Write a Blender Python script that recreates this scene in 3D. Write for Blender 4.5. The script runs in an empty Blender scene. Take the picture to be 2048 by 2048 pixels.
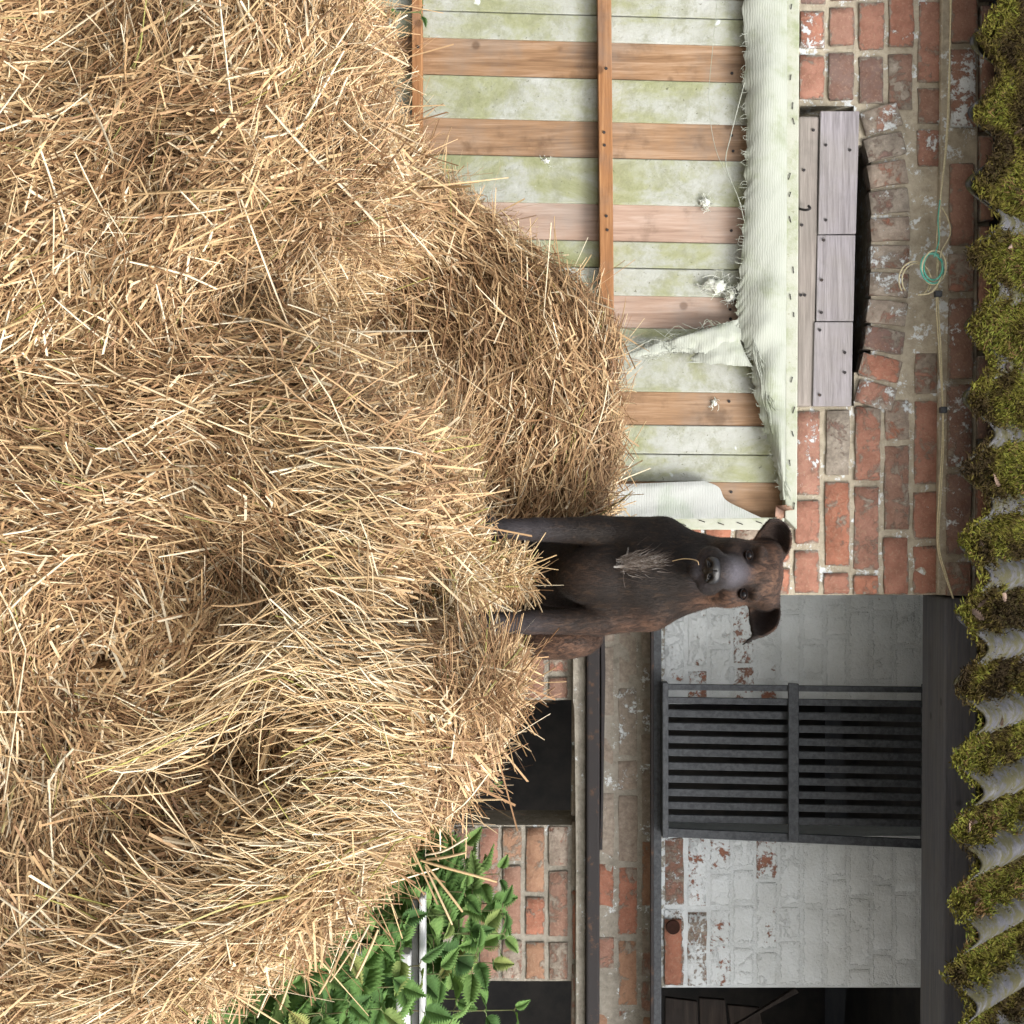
import bpy, bmesh, math, random
import numpy as np
from mathutils import Vector, Matrix

SC = bpy.context.scene
COL = SC.collection
rng = np.random.default_rng(7)
random.seed(7)
R = math.radians

# ------------------------------------------------------------------ camera, light
H = 1.32                      # eye height
S = math.tan(R(18)) / 1024.0  # metres per photo pixel at one metre
cam = bpy.data.cameras.new("camera")
cam.sensor_fit = 'HORIZONTAL'
cam.angle = R(36)
cam.clip_start = 0.05
cam.clip_end = 500
camo = bpy.data.objects.new("camera", cam)
COL.objects.link(camo)
camo.matrix_world = Matrix(((0, -1, 0, 0), (0, 0, -1, 0), (1, 0, 0, H), (0, 0, 0, 1)))  # held sideways
SC.camera = camo

SUN_DIR = Vector((0.55, -0.75, 0.80)).normalized()   # towards the sun
wd = bpy.data.worlds.new("World")
SC.world = wd
wd.use_nodes = True
wnt = wd.node_tree
sky = wnt.nodes.new("ShaderNodeTexSky")
sky.sky_type = 'NISHITA'
sky.sun_disc = False
sky.sun_elevation = math.asin(SUN_DIR.z)
sky.sun_rotation = math.atan2(SUN_DIR.x, SUN_DIR.y)
sky.air_density = 1.0
sky.dust_density = 4.0
hsv = wnt.nodes.new("ShaderNodeHueSaturation")
hsv.inputs['Saturation'].default_value = 0.35      # overcast: a nearly white sky
bg = wnt.nodes["Background"]
bg.inputs['Strength'].default_value = 0.14
wnt.links.new(sky.outputs[0], hsv.inputs['Color'])
wnt.links.new(hsv.outputs[0], bg.inputs['Color'])
sun = bpy.data.lights.new("sun", 'SUN')
sun.energy = 1.35
sun.angle = R(22)
sun.color = (1.0, 0.96, 0.90)
suno = bpy.data.objects.new("sun", sun)
COL.objects.link(suno)
suno.rotation_euler = SUN_DIR.to_track_quat('Z', 'Y').to_euler()
suno.location = (2, -3, 6)
SC.view_settings.view_transform = 'Standard'
SC.view_settings.look = 'None'
SC.view_settings.gamma = 1
SC.view_settings.use_curve_mapping = False
SC.view_settings.exposure = 1.16
SC.cycles.max_bounces = 6
SC.cycles.diffuse_bounces = 4
SC.cycles.caustics_reflective = False
SC.cycles.caustics_refractive = False


def W(U, V, d):
    """the point at distance d that stands at column U, height V (photo turned upright)"""
    return Vector(((U - 1024) * S * d, d, H + (V - 1024) * S * d))


# ------------------------------------------------------------------ object helpers
def tag(o, label=None, cat=None, group=None, kind=None):
    if label: o['label'] = label
    if cat: o['category'] = cat
    if group: o['group'] = group
    if kind: o['kind'] = kind
    return o


def empty(name, loc, label, cat, group=None):
    o = bpy.data.objects.new(name, None)
    COL.objects.link(o)
    o.location = loc
    o.empty_display_size = 0.05
    return tag(o, label, cat, group)


def link(name, me, mat=None, parent=None, loc=(0, 0, 0)):
    o = bpy.data.objects.new(name, me)
    COL.objects.link(o)
    if mat is not None and len(me.materials) == 0:
        me.materials.append(mat)
    o.location = loc
    if parent is not None:
        o.parent = parent
        o.location = Vector(loc) - parent.location
    return o


def mesh_np(name, V, quads=None, tris=None, smooth=False, attrs=None):
    me = bpy.data.meshes.new(name)
    V = np.asarray(V, dtype=np.float32)
    nq = 0 if quads is None else len(quads)
    nt = 0 if tris is None else len(tris)
    loops = []
    if nq: loops.append(np.asarray(quads, dtype=np.int32).ravel())
    if nt: loops.append(np.asarray(tris, dtype=np.int32).ravel())
    loops = np.concatenate(loops)
    me.vertices.add(len(V))
    me.vertices.foreach_set("co", V.ravel())
    me.loops.add(len(loops))
    me.loops.foreach_set("vertex_index", loops)
    me.polygons.add(nq + nt)
    starts = np.concatenate([np.arange(nq) * 4, nq * 4 + np.arange(nt) * 3]).astype(np.int32)
    me.polygons.foreach_set("loop_start", starts)
    if smooth:
        me.polygons.foreach_set("use_smooth", np.ones(nq + nt, dtype=bool))
    for k, a in (attrs or {}).items():
        at = me.attributes.new(k, 'FLOAT', 'POINT')
        at.data.foreach_set("value", np.asarray(a, dtype=np.float32))
    me.update(calc_edges=True)
    me.validate()
    return me


def bm_mesh(name, bm, smooth=False):
    bmesh.ops.recalc_face_normals(bm, faces=bm.faces)
    me = bpy.data.meshes.new(name)
    bm.to_mesh(me)
    bm.free()
    if smooth:
        for p in me.polygons: p.use_smooth = True
    return me


def slab(name, pts, d, thick, mat, parent=None, bevel=0.003, d2=None, origin=None):
    """a real plank: the outline pts (U,V) at distance d, thick metres deep"""
    P = [W(u, v, d) for u, v in pts]
    c = sum(P, Vector()) / len(P) if origin is None else origin
    bm = bmesh.new()
    f = [bm.verts.new(p - c) for p in P]
    b = [bm.verts.new(p - c + Vector((0, thick, 0))) for p in P]
    bm.faces.new(f)
    bm.faces.new(b[::-1])
    n = len(P)
    for i in range(n):
        bm.faces.new((f[i], b[i], b[(i + 1) % n], f[(i + 1) % n]))
    if bevel:
        bmesh.ops.bevel(bm, geom=list(bm.edges), offset=bevel, segments=2, affect='EDGES', profile=0.5)
    return link(name, bm_mesh(name, bm), mat, parent, c)


def box_mesh(name, size, bevel=0.003):
    bm = bmesh.new()
    bmesh.ops.create_cube(bm, size=1)
    bmesh.ops.scale(bm, vec=size, verts=bm.verts)
    if bevel:
        bmesh.ops.bevel(bm, geom=list(bm.edges), offset=bevel, segments=2, affect='EDGES', profile=0.5)
    return bm_mesh(name, bm)


def tube_np(paths, radii, sides=6):
    """swept tubes along polylines -> verts, quads"""
    VV, QQ, off = [], [], 0
    for path, r in zip(paths, radii):
        P = np.array([tuple(p) for p in path], dtype=float)
        n = len(P)
        r = np.full(n, r) if np.isscalar(r) else np.asarray(r, float)
        T = np.gradient(P, axis=0)
        T /= np.linalg.norm(T, axis=1)[:, None] + 1e-9
        ref = np.array([0.31, 0.9, 0.27])
        B = np.cross(T, ref); B /= np.linalg.norm(B, axis=1)[:, None] + 1e-9
        N = np.cross(B, T)
        a = np.arange(sides) / sides * 2 * np.pi
        ring = P[:, None, :] + r[:, None, None] * (np.cos(a)[None, :, None] * B[:, None, :] + np.sin(a)[None, :, None] * N[:, None, :])
        VV.append(ring.reshape(-1, 3))
        i = np.arange(n - 1)[:, None] * sides
        j = np.arange(sides)[None, :]
        k = (j + 1) % sides
        QQ.append((np.stack([i + j, i + k, i + sides + k, i + sides + j], -1).reshape(-1, 4)) + off)
        off += n * sides
    return np.concatenate(VV), np.concatenate(QQ)


def spline(pts, n):
    P = [Vector(p) for p in pts]
    out = []
    P = [P[0] * 2 - P[1]] + P + [P[-1] * 2 - P[-2]]
    m = len(P) - 3
    for k in range(n):
        t = k / (n - 1) * m
        i = min(int(t), m - 1)
        t -= i
        a, b, c, d = P[i:i + 4]
        out.append(0.5 * ((2 * b) + (c - a) * t + (2 * a - 5 * b + 4 * c - d) * t * t + (3 * b - a - 3 * c + d) * t ** 3))
    return out


# ------------------------------------------------------------------ numpy noise
_tab = rng.random((32, 32, 32)).astype(np.float32)


def vnoise(P, f=1.0, seed=0):
    Q = np.asarray(P) * f + seed * 7.31
    i = np.floor(Q).astype(int)
    t = Q - i
    t = t * t * (3 - 2 * t)
    r = 0
    for dx in (0, 1):
        for dy in (0, 1):
            for dz in (0, 1):
                w = (t[:, 0] if dx else 1 - t[:, 0]) * (t[:, 1] if dy else 1 - t[:, 1]) * (t[:, 2] if dz else 1 - t[:, 2])
                r = r + w * _tab[(i[:, 0] + dx) & 31, (i[:, 1] + dy) & 31, (i[:, 2] + dz) & 31]
    return r * 2 - 1


# ------------------------------------------------------------------ material helpers
class Mat:
    def __init__(self, name, rough=0.8, spec=0.3):
        self.m = bpy.data.materials.new(name)
        self.m.use_nodes = True
        self.nt = self.m.node_tree
        self.b = self.nt.nodes["Principled BSDF"]
        self.b.inputs['Roughness'].default_value = rough
        self.b.inputs['Specular IOR Level'].default_value = spec

    def n(self, t, **kw):
        nd = self.nt.nodes.new(t)
        for k, v in kw.items():
            setattr(nd, k, v)
        return nd

    def put(self, sock, v):
        if v is None: return
        if hasattr(v, 'links'):
            self.nt.links.new(v, sock)
        else:
            sock.default_value = v

    def pos(self, scale=(1, 1, 1), obj=False, rnd=False):
        s = self.n("ShaderNodeTexCoord").outputs['Object'] if obj else self.n("ShaderNodeNewGeometry").outputs['Position']
        mp = self.n("ShaderNodeMapping")
        self.put(mp.inputs['Vector'], s)
        mp.inputs['Scale'].default_value = scale
        if rnd:
            oi = self.n("ShaderNodeObjectInfo")
            mul = self.math('MULTIPLY', oi.outputs['Random'], 37.0)
            cx = self.n("ShaderNodeCombineXYZ")
            for k in range(3): self.put(cx.inputs[k], mul)
            self.put(mp.inputs['Location'], cx.outputs[0])
        return mp.outputs[0]

    def noise(self, vec, scale, detail=6, rough=0.6, dist=0.0):
        nd = self.n("ShaderNodeTexNoise")
        self.put(nd.inputs['Vector'], vec)
        nd.inputs['Scale'].default_value = scale
        nd.inputs['Detail'].default_value = detail
        nd.inputs['Roughness'].default_value = rough
        nd.inputs['Distortion'].default_value = dist
        return nd.outputs['Fac']

    def vor(self, vec, scale):
        nd = self.n("ShaderNodeTexVoronoi")
        self.put(nd.inputs['Vector'], vec)
        nd.inputs['Scale'].default_value = scale
        return nd.outputs['Distance']

    def math(self, op, a, b=None, clamp=False):
        nd = self.n("ShaderNodeMath", operation=op)
        nd.use_clamp = clamp
        self.put(nd.inputs[0], a)
        self.put(nd.inputs[1], b)
        return nd.outputs[0]

    def step(self, x, lo, hi):
        nd = self.n("ShaderNodeMapRange")
        nd.interpolation_type = 'SMOOTHSTEP'
        self.put(nd.inputs['Value'], x)
        self.put(nd.inputs['From Min'], lo)
        self.put(nd.inputs['From Max'], hi)
        return nd.outputs[0]

    def ramp(self, fac, stops, interp='LINEAR'):
        nd = self.n("ShaderNodeValToRGB")
        cr = nd.color_ramp
        cr.interpolation = interp
        while len(cr.elements) < len(stops): cr.elements.new(0.5)
        for e, (p, c) in zip(cr.elements, stops):
            e.position = p
            e.color = (c[0], c[1], c[2], 1)
        self.put(nd.inputs['Fac'], fac)
        return nd.outputs['Color']

    def mix(self, fac, a, b, mode='MIX'):
        nd = self.n("ShaderNodeMix", data_type='RGBA', blend_type=mode)
        self.put(nd.inputs['Factor'], fac)
        for s, v in ((nd.inputs['A'], a), (nd.inputs['B'], b)):
            if isinstance(v, tuple): v = (v[0], v[1], v[2], 1)
            self.put(s, v)
        return nd.outputs['Result']

    def attr(self, name):
        return self.n("ShaderNodeAttribute", attribute_name=name).outputs['Fac']

    def color(self, c):
        if isinstance(c, tuple): c = (c[0], c[1], c[2], 1)
        self.put(self.b.inputs['Base Color'], c)

    def bump(self, h, strength=0.5, dist=0.01):
        nd = self.n("ShaderNodeBump")
        nd.inputs['Strength'].default_value = strength
        nd.inputs['Distance'].default_value = dist
        self.put(nd.inputs['Height'], h)
        self.put(self.b.inputs['Normal'], nd.outputs[0])


def objcol(m):
    """the three numbers kept in an object's colour"""
    oi = m.n("ShaderNodeObjectInfo")
    sp = m.n("ShaderNodeSeparateColor")
    m.put(sp.inputs[0], oi.outputs['Color'])
    return sp.outputs[0], sp.outputs[1], sp.outputs[2], oi.outputs['Random']


# brick: object colour = (whitewash 0..1, grime 0..1, hue 0..1)
def brick_material():
    m = Mat("brick", 0.9, 0.2)
    ww, gr, hue, rnd = objcol(m)
    p = m.pos()
    base = m.ramp(hue, [(0, (0.36, 0.115, 0.060)), (0.3, (0.32, 0.115, 0.072)), (0.5, (0.27, 0.13, 0.095)), (0.68, (0.22, 0.12, 0.085)), (0.85, (0.11, 0.070, 0.068)), (1, (0.34, 0.18, 0.095))])
    base = m.mix(0.28, base, (0.38, 0.27, 0.215))
    n1 = m.noise(p, 26, 8, 0.7)
    base = m.mix(m.step(n1, 0.38, 0.68), base, m.mix(0.55, base, (0.16, 0.075, 0.05)))
    n2 = m.noise(p, 140, 4, 0.7)
    base = m.mix(m.math('MULTIPLY', m.step(n2, 0.50, 0.72), 0.5), base, (0.40, 0.28, 0.20))
    # grey-beige cement and lime smears
    n3 = m.noise(p, 17, 9, 0.72, 0.4)
    gthr = m.math('SUBTRACT', 0.78, m.math('MULTIPLY', gr, 0.42))
    gm = m.step(n3, gthr, m.math('ADD', gthr, 0.09))
    cem = m.ramp(m.noise(p, 60, 6, 0.7), [(0.3, (0.155, 0.138, 0.115)), (0.55, (0.28, 0.252, 0.208)), (0.75, (0.40, 0.37, 0.32))])
    ox = m.n("ShaderNodeSeparateXYZ"); m.put(ox.inputs[0], m.n("ShaderNodeTexCoord").outputs['Object'])
    e1 = m.math('SUBTRACT', m.attr("half"), m.math('ABSOLUTE', ox.outputs[0]))
    e2 = m.math('SUBTRACT', 0.0325, m.math('ABSOLUTE', ox.outputs[2]))
    ed = m.math('ADD', m.math('MINIMUM', e1, e2), m.math('MULTIPLY', m.math('SUBTRACT', m.noise(p, 55, 6, 0.7), 0.5), 0.040))
    gm = m.math('MAXIMUM', gm, m.step(ed, 0.0065, 0.0005))      # mortar smeared over the arrises
    base = m.mix(m.math('MULTIPLY', gm, 0.85), base, cem)
    # whitewash that flakes
    n4 = m.noise(p, 21, 10, 0.74, 0.3)
    n5 = m.noise(p, 75, 5, 0.7)
    nn = m.math('ADD', m.math('MULTIPLY', n4, 0.7), m.math('MULTIPLY', n5, 0.3))
    wthr = m.math('SUBTRACT', 0.73, m.math('MULTIPLY', ww, 0.45))
    wm = m.step(nn, wthr, m.math('ADD', wthr, 0.05))
    wc = m.ramp(m.noise(p, 9, 6, 0.6), [(0.3, (0.58, 0.61, 0.61)), (0.7, (0.72, 0.76, 0.78))])
    base = m.mix(wm, base, wc)
    m.color(base)
    hh = m.math('ADD', m.math('MULTIPLY', n2, 0.4), m.math('ADD', n1, m.math('MULTIPLY', wm, 0.35)))
    hh = m.math('ADD', hh, m.math('MULTIPLY', gm, 0.5))
    m.bump(hh, 0.75, 0.007)
    return m.m


def mortar_material(name, c0, c1, white_z=None, white_amt=0.0):
    m = Mat(name, 0.95, 0.15)
    p = m.pos()
    n1 = m.noise(p, 40, 8, 0.75)
    n2 = m.noise(p, 9, 6, 0.65)
    base = m.ramp(m.math('ADD', m.math('MULTIPLY', n1, 0.6), m.math('MULTIPLY', n2, 0.4)), [(0.32, c0), (0.52, c1), (0.72, tuple(min(1, x * 1.35) for x in c1))])
    n4 = m.noise(p, 21, 10, 0.74, 0.3)
    n5 = m.noise(p, 75, 5, 0.7)
    nn = m.math('ADD', m.math('MULTIPLY', n4, 0.7), m.math('MULTIPLY', n5, 0.3))
    if white_z is not None:
        sx = m.n("ShaderNodeSeparateXYZ")
        m.put(sx.inputs[0], m.n("ShaderNodeNewGeometry").outputs['Position'])
        amt = m.math('MULTIPLY', m.step(sx.outputs[2], white_z[0], white_z[1]), 0.85)
        amt = m.math('ADD', amt, white_amt)
    else:
        amt = white_amt
    wthr = m.math('SUBTRACT', 0.73, m.math('MULTIPLY', amt, 0.45))
    wm = m.step(nn, wthr, m.math('ADD', wthr, 0.05))
    wc = m.ramp(m.noise(p, 9, 6, 0.6), [(0.3, (0.56, 0.59, 0.59)), (0.7, (0.71, 0.75, 0.77))])
    m.color(m.mix(wm, base, wc))
    m.bump(m.math('ADD', n1, m.math('MULTIPLY', n5, 0.6)), 0.8, 0.008)
    return m.m


def wood_material(name, dark, mid, light, axis='Z', stain=0.5, rough=0.8, bump=0.35, fine=1.0):
    m = Mat(name, rough, 0.25)
    sc = {'Z': (1, 1, 0.06), 'X': (0.06, 1, 1)}[axis]
    p = m.pos(sc, obj=False, rnd=True)
    g = m.noise(p, 55 * fine, 6, 0.65, 0.6)
    g2 = m.noise(p, 190 * fine, 3, 0.6)
    col = m.ramp(m.math('ADD', m.math('MULTIPLY', g, 0.7), m.math('MULTIPLY', g2, 0.3)), [(0.36, dark), (0.5, mid), (0.64, light)])
    rnd = m.n("ShaderNodeObjectInfo").outputs['Random']
    col = m.mix(m.math('MULTIPLY', rnd, 0.35), col, light)
    q = m.pos()
    gw = m.step(m.noise(q, 5, 6, 0.65), 0.42, 0.68)
    gl = mid[0] * 0.34 + mid[1] * 0.42 + mid[2] * 0.24
    col = m.mix(m.math('MULTIPLY', gw, 0.45), col, (gl * 1.05, gl * 0.98, gl * 0.9))
    st = m.step(m.noise(q, 11, 7, 0.65), 0.52, 0.72)
    col = m.mix(m.math('MULTIPLY', st, stain), col, tuple(x * 0.45 for x in dark))
    kn = m.step(m.vor(q, 9), 0.13, 0.06)
    col = m.mix(m.math('MULTIPLY', kn, 0.6), col, tuple(x * 0.5 for x in dark))
    m.color(col)
    m.bump(m.math('ADD', g, m.math('MULTIPLY', g2, 0.6)), bump, 0.004)
    return m.m


def plain(name, c, c2=None, rough=0.6, spec=0.4, scale=30, bump=0.2, metallic=0, lo=0.35, hi=0.65):
    m = Mat(name, rough, spec)
    p = m.pos()
    n = m.noise(p, scale, 7, 0.68)
    m.color(m.mix(m.step(n, lo, hi), c, c2 or tuple(x * 0.6 for x in c)))
    m.b.inputs['Metallic'].default_value = metallic
    if bump: m.bump(n, bump, 0.004)
    return m.m


M = {}
M['brick'] = brick_material()
M['mortar'] = mortar_material("lime_mortar", (0.22, 0.19, 0.14), (0.40, 0.355, 0.275), None, 0.44)
M['mortar_shed'] = mortar_material("whitewashed_mortar", (0.16, 0.145, 0.12), (0.31, 0.285, 0.24), (H + 0.36, H + 0.60), 0.36)
M['board'] = wood_material("bare_pine", (0.125, 0.066, 0.032), (0.245, 0.142, 0.074), (0.36, 0.245, 0.16), 'Z', 0.5)
M['board_pale'] = wood_material("pale_pine", (0.22, 0.138, 0.095), (0.33, 0.228, 0.17), (0.43, 0.335, 0.28), 'Z', 0.45)
M['cross'] = wood_material("brown_batten", (0.13, 0.055, 0.022), (0.24, 0.11, 0.045), (0.36, 0.19, 0.085), 'X', 0.35)
M['grey_wood'] = wood_material("weathered_timber", (0.11, 0.10, 0.105), (0.215, 0.20, 0.215), (0.31, 0.295, 0.315), 'X', 0.15, 0.9, 0.6, 1.3)
M['grey_wood2'] = wood_material("weathered_sapwood", (0.10, 0.086, 0.075), (0.21, 0.185, 0.168), (0.30, 0.27, 0.25), 'X', 0.22, 0.9, 0.5)
M['beam'] = wood_material("dark_timber", (0.065, 0.067, 0.080), (0.105, 0.107, 0.124), (0.14, 0.14, 0.145), 'X', 0.2, 0.85)  # lifted to blue-grey, a hint of haze put into the timber colour
M['iron'] = plain("black_painted_iron", (0.019, 0.023, 0.029), (0.054, 0.060, 0.068), 0.55, 0.4, 90, 0.35)  # bluish lift in the iron colour stands in for haze
M['rust_iron'] = plain("rusty_iron", (0.028, 0.025, 0.026), (0.12, 0.062, 0.036), 0.75, 0.3, 35, 0.4, 0, 0.55, 0.75)
M['upvc'] = plain("white_plastic", (0.56, 0.57, 0.57), (0.42, 0.43, 0.43), 0.4, 0.5, 14, 0.1)


def white_paint():
    m = Mat("white_stained_paint", 0.7, 0.3)
    p = m.pos()
    n = m.noise(p, 12, 8, 0.7)
    c = m.mix(m.step(n, 0.42, 0.70), (0.39, 0.405, 0.345), (0.25, 0.285, 0.17))
    c = m.mix(m.step(m.noise(p, 60, 5, 0.7), 0.64, 0.74), c, (0.20, 0.20, 0.13))
    m.color(c)
    m.bump(m.noise(p, 160, 4, 0.7), 0.3, 0.003)
    return m.m


def lining():
    m = Mat("algae_stained_lining", 0.75, 0.3)
    p = m.pos((1, 1, 0.55), rnd=True)
    n = m.noise(p, 7, 8, 0.68, 0.4)
    c = m.ramp(n, [(0.30, (0.42, 0.435, 0.42)), (0.46, (0.34, 0.355, 0.315)), (0.57, (0.27, 0.285, 0.17)), (0.70, (0.18, 0.195, 0.085))])
    q = m.pos()
    c = m.mix(m.math('MULTIPLY', m.step(m.noise(q, 22, 9, 0.75), 0.46, 0.66), 0.6), c, (0.21, 0.22, 0.14))
    c = m.mix(m.step(m.noise(q, 15, 3, 0.5), 0.70, 0.76), c, (0.72, 0.78, 0.82))
    c = m.mix(m.math('MULTIPLY', m.step(m.noise(q, 95, 4, 0.6), 0.66, 0.72), 0.8), c, (0.10, 0.10, 0.06))
    m.color(c)
    m.bump(m.math('ADD', m.noise(q, 55, 7, 0.7), m.noise(q, 12, 3, 0.5)), 0.55, 0.006)
    return m.m


def cloth(name, c, c2, axis=(0, 0, 1), scale=650):
    m = Mat(name, 0.9, 0.15)
    p = m.pos()
    wv = m.n("ShaderNodeTexWave", wave_type='BANDS', bands_direction='X' if axis[0] else 'Z')
    m.put(wv.inputs['Vector'], p)
    wv.inputs['Scale'].default_value = scale / 6.28 / 2
    wv.inputs['Distortion'].default_value = 4.0
    wv.inputs['Detail'].default_value = 2
    n = m.noise(p, 9, 7, 0.65)
    cc = m.mix(m.step(n, 0.45, 0.72), c, c2)
    cc = m.mix(m.math('MULTIPLY', wv.outputs['Fac'], 0.10), cc, tuple(x * 0.6 for x in c2))
    m.color(cc)
    m.bump(m.math('ADD', m.math('MULTIPLY', wv.outputs['Fac'], 0.5), m.noise(m.pos((0.15, 1, 1)), 120, 4, 0.6)), 0.3, 0.003)
    tr = m.n("ShaderNodeBsdfTranslucent")
    m.put(tr.inputs['Color'], cc)
    mx = m.n("ShaderNodeMixShader")
    mx.inputs[0].default_value = 0.2
    out = m.nt.nodes["Material Output"]
    m.nt.links.new(m.b.outputs[0], mx.inputs[1])
    m.nt.links.new(tr.outputs[0], mx.inputs[2])
    m.nt.links.new(mx.outputs[0], out.inputs['Surface'])
    return m.m


M['white'] = white_paint()
M['lining'] = lining()
M['mesh_cloth'] = cloth("woven_windbreak_cloth", (0.42, 0.445, 0.395), (0.30, 0.335, 0.235), (0, 0, 1))
M['white_cloth'] = cloth("white_woven_cloth", (0.46, 0.48, 0.465), (0.37, 0.415, 0.36), (0, 0, 1))


def straw_material():
    m = Mat("straw", 0.55, 0.35)
    t = m.attr("tone")
    c = m.ramp(t, [(0.0, (0.15, 0.078, 0.034)), (0.22, (0.31, 0.180, 0.090)), (0.45, (0.48, 0.317, 0.165)), (0.68, (0.63, 0.462, 0.250)), (0.82, (0.74, 0.61, 0.41)), (0.93, (0.84, 0.76, 0.57)), (0.96, (0.44, 0.40, 0.11)), (1.0, (0.30, 0.32, 0.11))])
    p = m.pos()
    c = m.mix(m.math('MULTIPLY', m.step(m.noise(p, 120, 3, 0.6), 0.5, 0.75), 0.4), c, m.mix(0.6, c, (0.20, 0.10, 0.045)))
    # random brown patches put some fold shade into the straw colour
    fold_brown = m.step(m.noise(p, 4.5, 4, 0.6), 0.47, 0.64)
    c = m.mix(m.math('MULTIPLY', fold_brown, 0.45), c, m.mix(0.35, (0.20, 0.118, 0.062), c))
    m.color(c)
    tr = m.n("ShaderNodeBsdfTranslucent")
    m.put(tr.inputs['Color'], c)
    mx = m.n("ShaderNodeMixShader")
    mx.inputs[0].default_value = 0.12
    out = m.nt.nodes["Material Output"]
    m.nt.links.new(m.b.outputs[0], mx.inputs[1])
    m.nt.links.new(tr.outputs[0], mx.inputs[2])
    m.nt.links.new(mx.outputs[0], out.inputs['Surface'])
    return m.m


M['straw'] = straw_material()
M['straw_core'] = plain("packed_straw", (0.16, 0.09, 0.040), (0.075, 0.040, 0.017), 0.9, 0.1, 60, 0.5)  # dark core colour stands in for shade in the gaps between stalks

# ------------------------------------------------------------------ ground
def ground():
    n = 90
    xs = np.concatenate([np.linspace(-120, -6, 12), np.linspace(-5, 5, n), np.linspace(6, 120, 12)])
    ys = np.concatenate([np.linspace(-120, -4, 12), np.linspace(-3, 8, n), np.linspace(9, 120, 12)])
    X, Y = np.meshgrid(xs, ys, indexing='ij')
    P = np.stack([X.ravel(), Y.ravel(), np.zeros(X.size)], 1)
    P[:, 2] = vnoise(P, 1.3) * 0.025 + vnoise(P, 5) * 0.008 - 0.03
    a, b = len(xs), len(ys)
    i = (np.arange(a - 1)[:, None] * b + np.arange(b - 1)[None, :]).ravel()
    q = np.stack([i, i + b, i + b + 1, i + 1], 1)
    m = Mat("pale_bounce_ground", 0.95, 0.1)  # unseen ground made pale to bounce fill light into the recess
    p = m.pos()
    c = m.ramp(m.noise(p, 3, 9, 0.7), [(0.3, (0.22, 0.20, 0.17)), (0.5, (0.34, 0.32, 0.29)), (0.7, (0.40, 0.385, 0.36))])
    m.color(c)
    m.bump(m.noise(p, 40, 6, 0.7), 0.6, 0.02)
    o = link("ground", mesh_np("ground", P, q, smooth=True), m.m)
    tag(o, kind='structure')


ground()

# ------------------------------------------------------------------ brick walls
def brick_variant(L, Hh, k):
    nx, nz = 7, 4
    r = random.Random(k * 13 + int(L * 1000))
    bm = bmesh.new()
    g = []
    for i in range(nx):
        row = []
        for j in range(nz):
            x = (-0.5 * L, -0.5 * L + 0.005, -0.25 * L, 0, 0.25 * L, 0.5 * L - 0.005, 0.5 * L)[i]
            z = (-0.5 * Hh, -0.5 * Hh + 0.005, 0.5 * Hh - 0.005, 0.5 * Hh)[j]
            edge = i in (0, nx - 1) or j in (0, nz - 1)
            corner = i in (0, nx - 1) and j in (0, nz - 1)
            y = r.uniform(-0.0007, 0.0007) + (r.uniform(0.0005, 0.0030) if edge else 0) + (0.002 if corner else 0)
            if i in (0, nx - 1): x -= math.copysign(r.uniform(0, 0.006) + (0.005 if corner else 0), x)
            if j in (0, nz - 1): z -= math.copysign(r.uniform(0, 0.0045) + (0.004 if corner else 0), z)
            row.append(bm.verts.new((x, y, z)))
        g.append(row)
    for i in range(nx - 1):
        for j in range(nz - 1):
            bm.faces.new((g[i][j], g[i + 1][j], g[i + 1][j + 1], g[i][j + 1])).smooth = True
    ring = [g[i][0] for i in range(nx)] + [g[nx - 1][j] for j in range(1, nz)] + [g[i][nz - 1] for i in range(nx - 2, -1, -1)] + [g[0][j] for j in range(nz - 2, 0, -1)]
    back = [bm.verts.new((v.co.x, 0.05, v.co.z)) for v in ring]
    for i in range(len(ring)):
        j = (i + 1) % len(ring)
        bm.faces.new((ring[i], back[i], back[j], ring[j]))
    return bm_mesh("brick", bm)


BR_S = [brick_variant(0.215, 0.065, k) for k in range(6)]
BR_H = [brick_variant(0.1025, 0.065, 20 + k) for k in range(4)]
for me in BR_S + BR_H:
    me.materials.append(M['brick'])
    at = me.attributes.new("half", 'FLOAT', 'POINT')
    at.data.foreach_set("value", np.full(len(me.vertices), max(abs(v.co.x) for v in me.vertices), np.float32))


def put_brick(parent, cx, y, cz, L, Hh, col, rot=0.0, jit=0.0018, flat=1.0):
    me = random.choice(BR_S if L > 0.14 else BR_H)
    base = 0.215 if L > 0.14 else 0.1025
    o = bpy.data.objects.new("brick", me)
    COL.objects.link(o)
    o.parent = parent
    o.location = Vector((cx, y + random.uniform(-jit, jit), cz)) - parent.location
    flip = random.choice((1, -1))
    o.scale = (L / base * flip, flat, Hh / 0.065)
    o.rotation_euler = (random.uniform(-.012, .012) * flat, rot + random.uniform(-.008, .008), random.uniform(-.010, .010) * flat)
    o.color = (col[0], col[1], col[2], 1)
    return o


def lay(parent, intervals, z0, z1, y, colf, start=0, J=0.010, jit=0.0018, bs=1.0, flat=1.0, slope=0.0, hdr=0.35):
    """one course of bricks filling the intervals [xa, xb]"""
    for xa, xb in intervals:
        x = xa
        k = start
        while x < xb - 0.02:
            L = (0.1025 if random.random() < hdr else 0.215) * bs
            if k == start and random.random() < 0.5: L *= random.uniform(0.5, 1)
            L += random.uniform(-0.006, 0.006)
            if xb - (x + L + J) < 0.05: L = xb - x
            if L > 0.235: L = L / 2 - J / 2
            cx, cz = x + L / 2, (z0 + z1) / 2 + slope * (x + L / 2)
            put_brick(parent, cx, y, cz, L, (z1 - z0) - J * random.uniform(0.7, 1.1), colf(cx, cz), jit=jit, flat=flat)
            x += L + J * random.uniform(0.8, 1.25)
            k += 1


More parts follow.
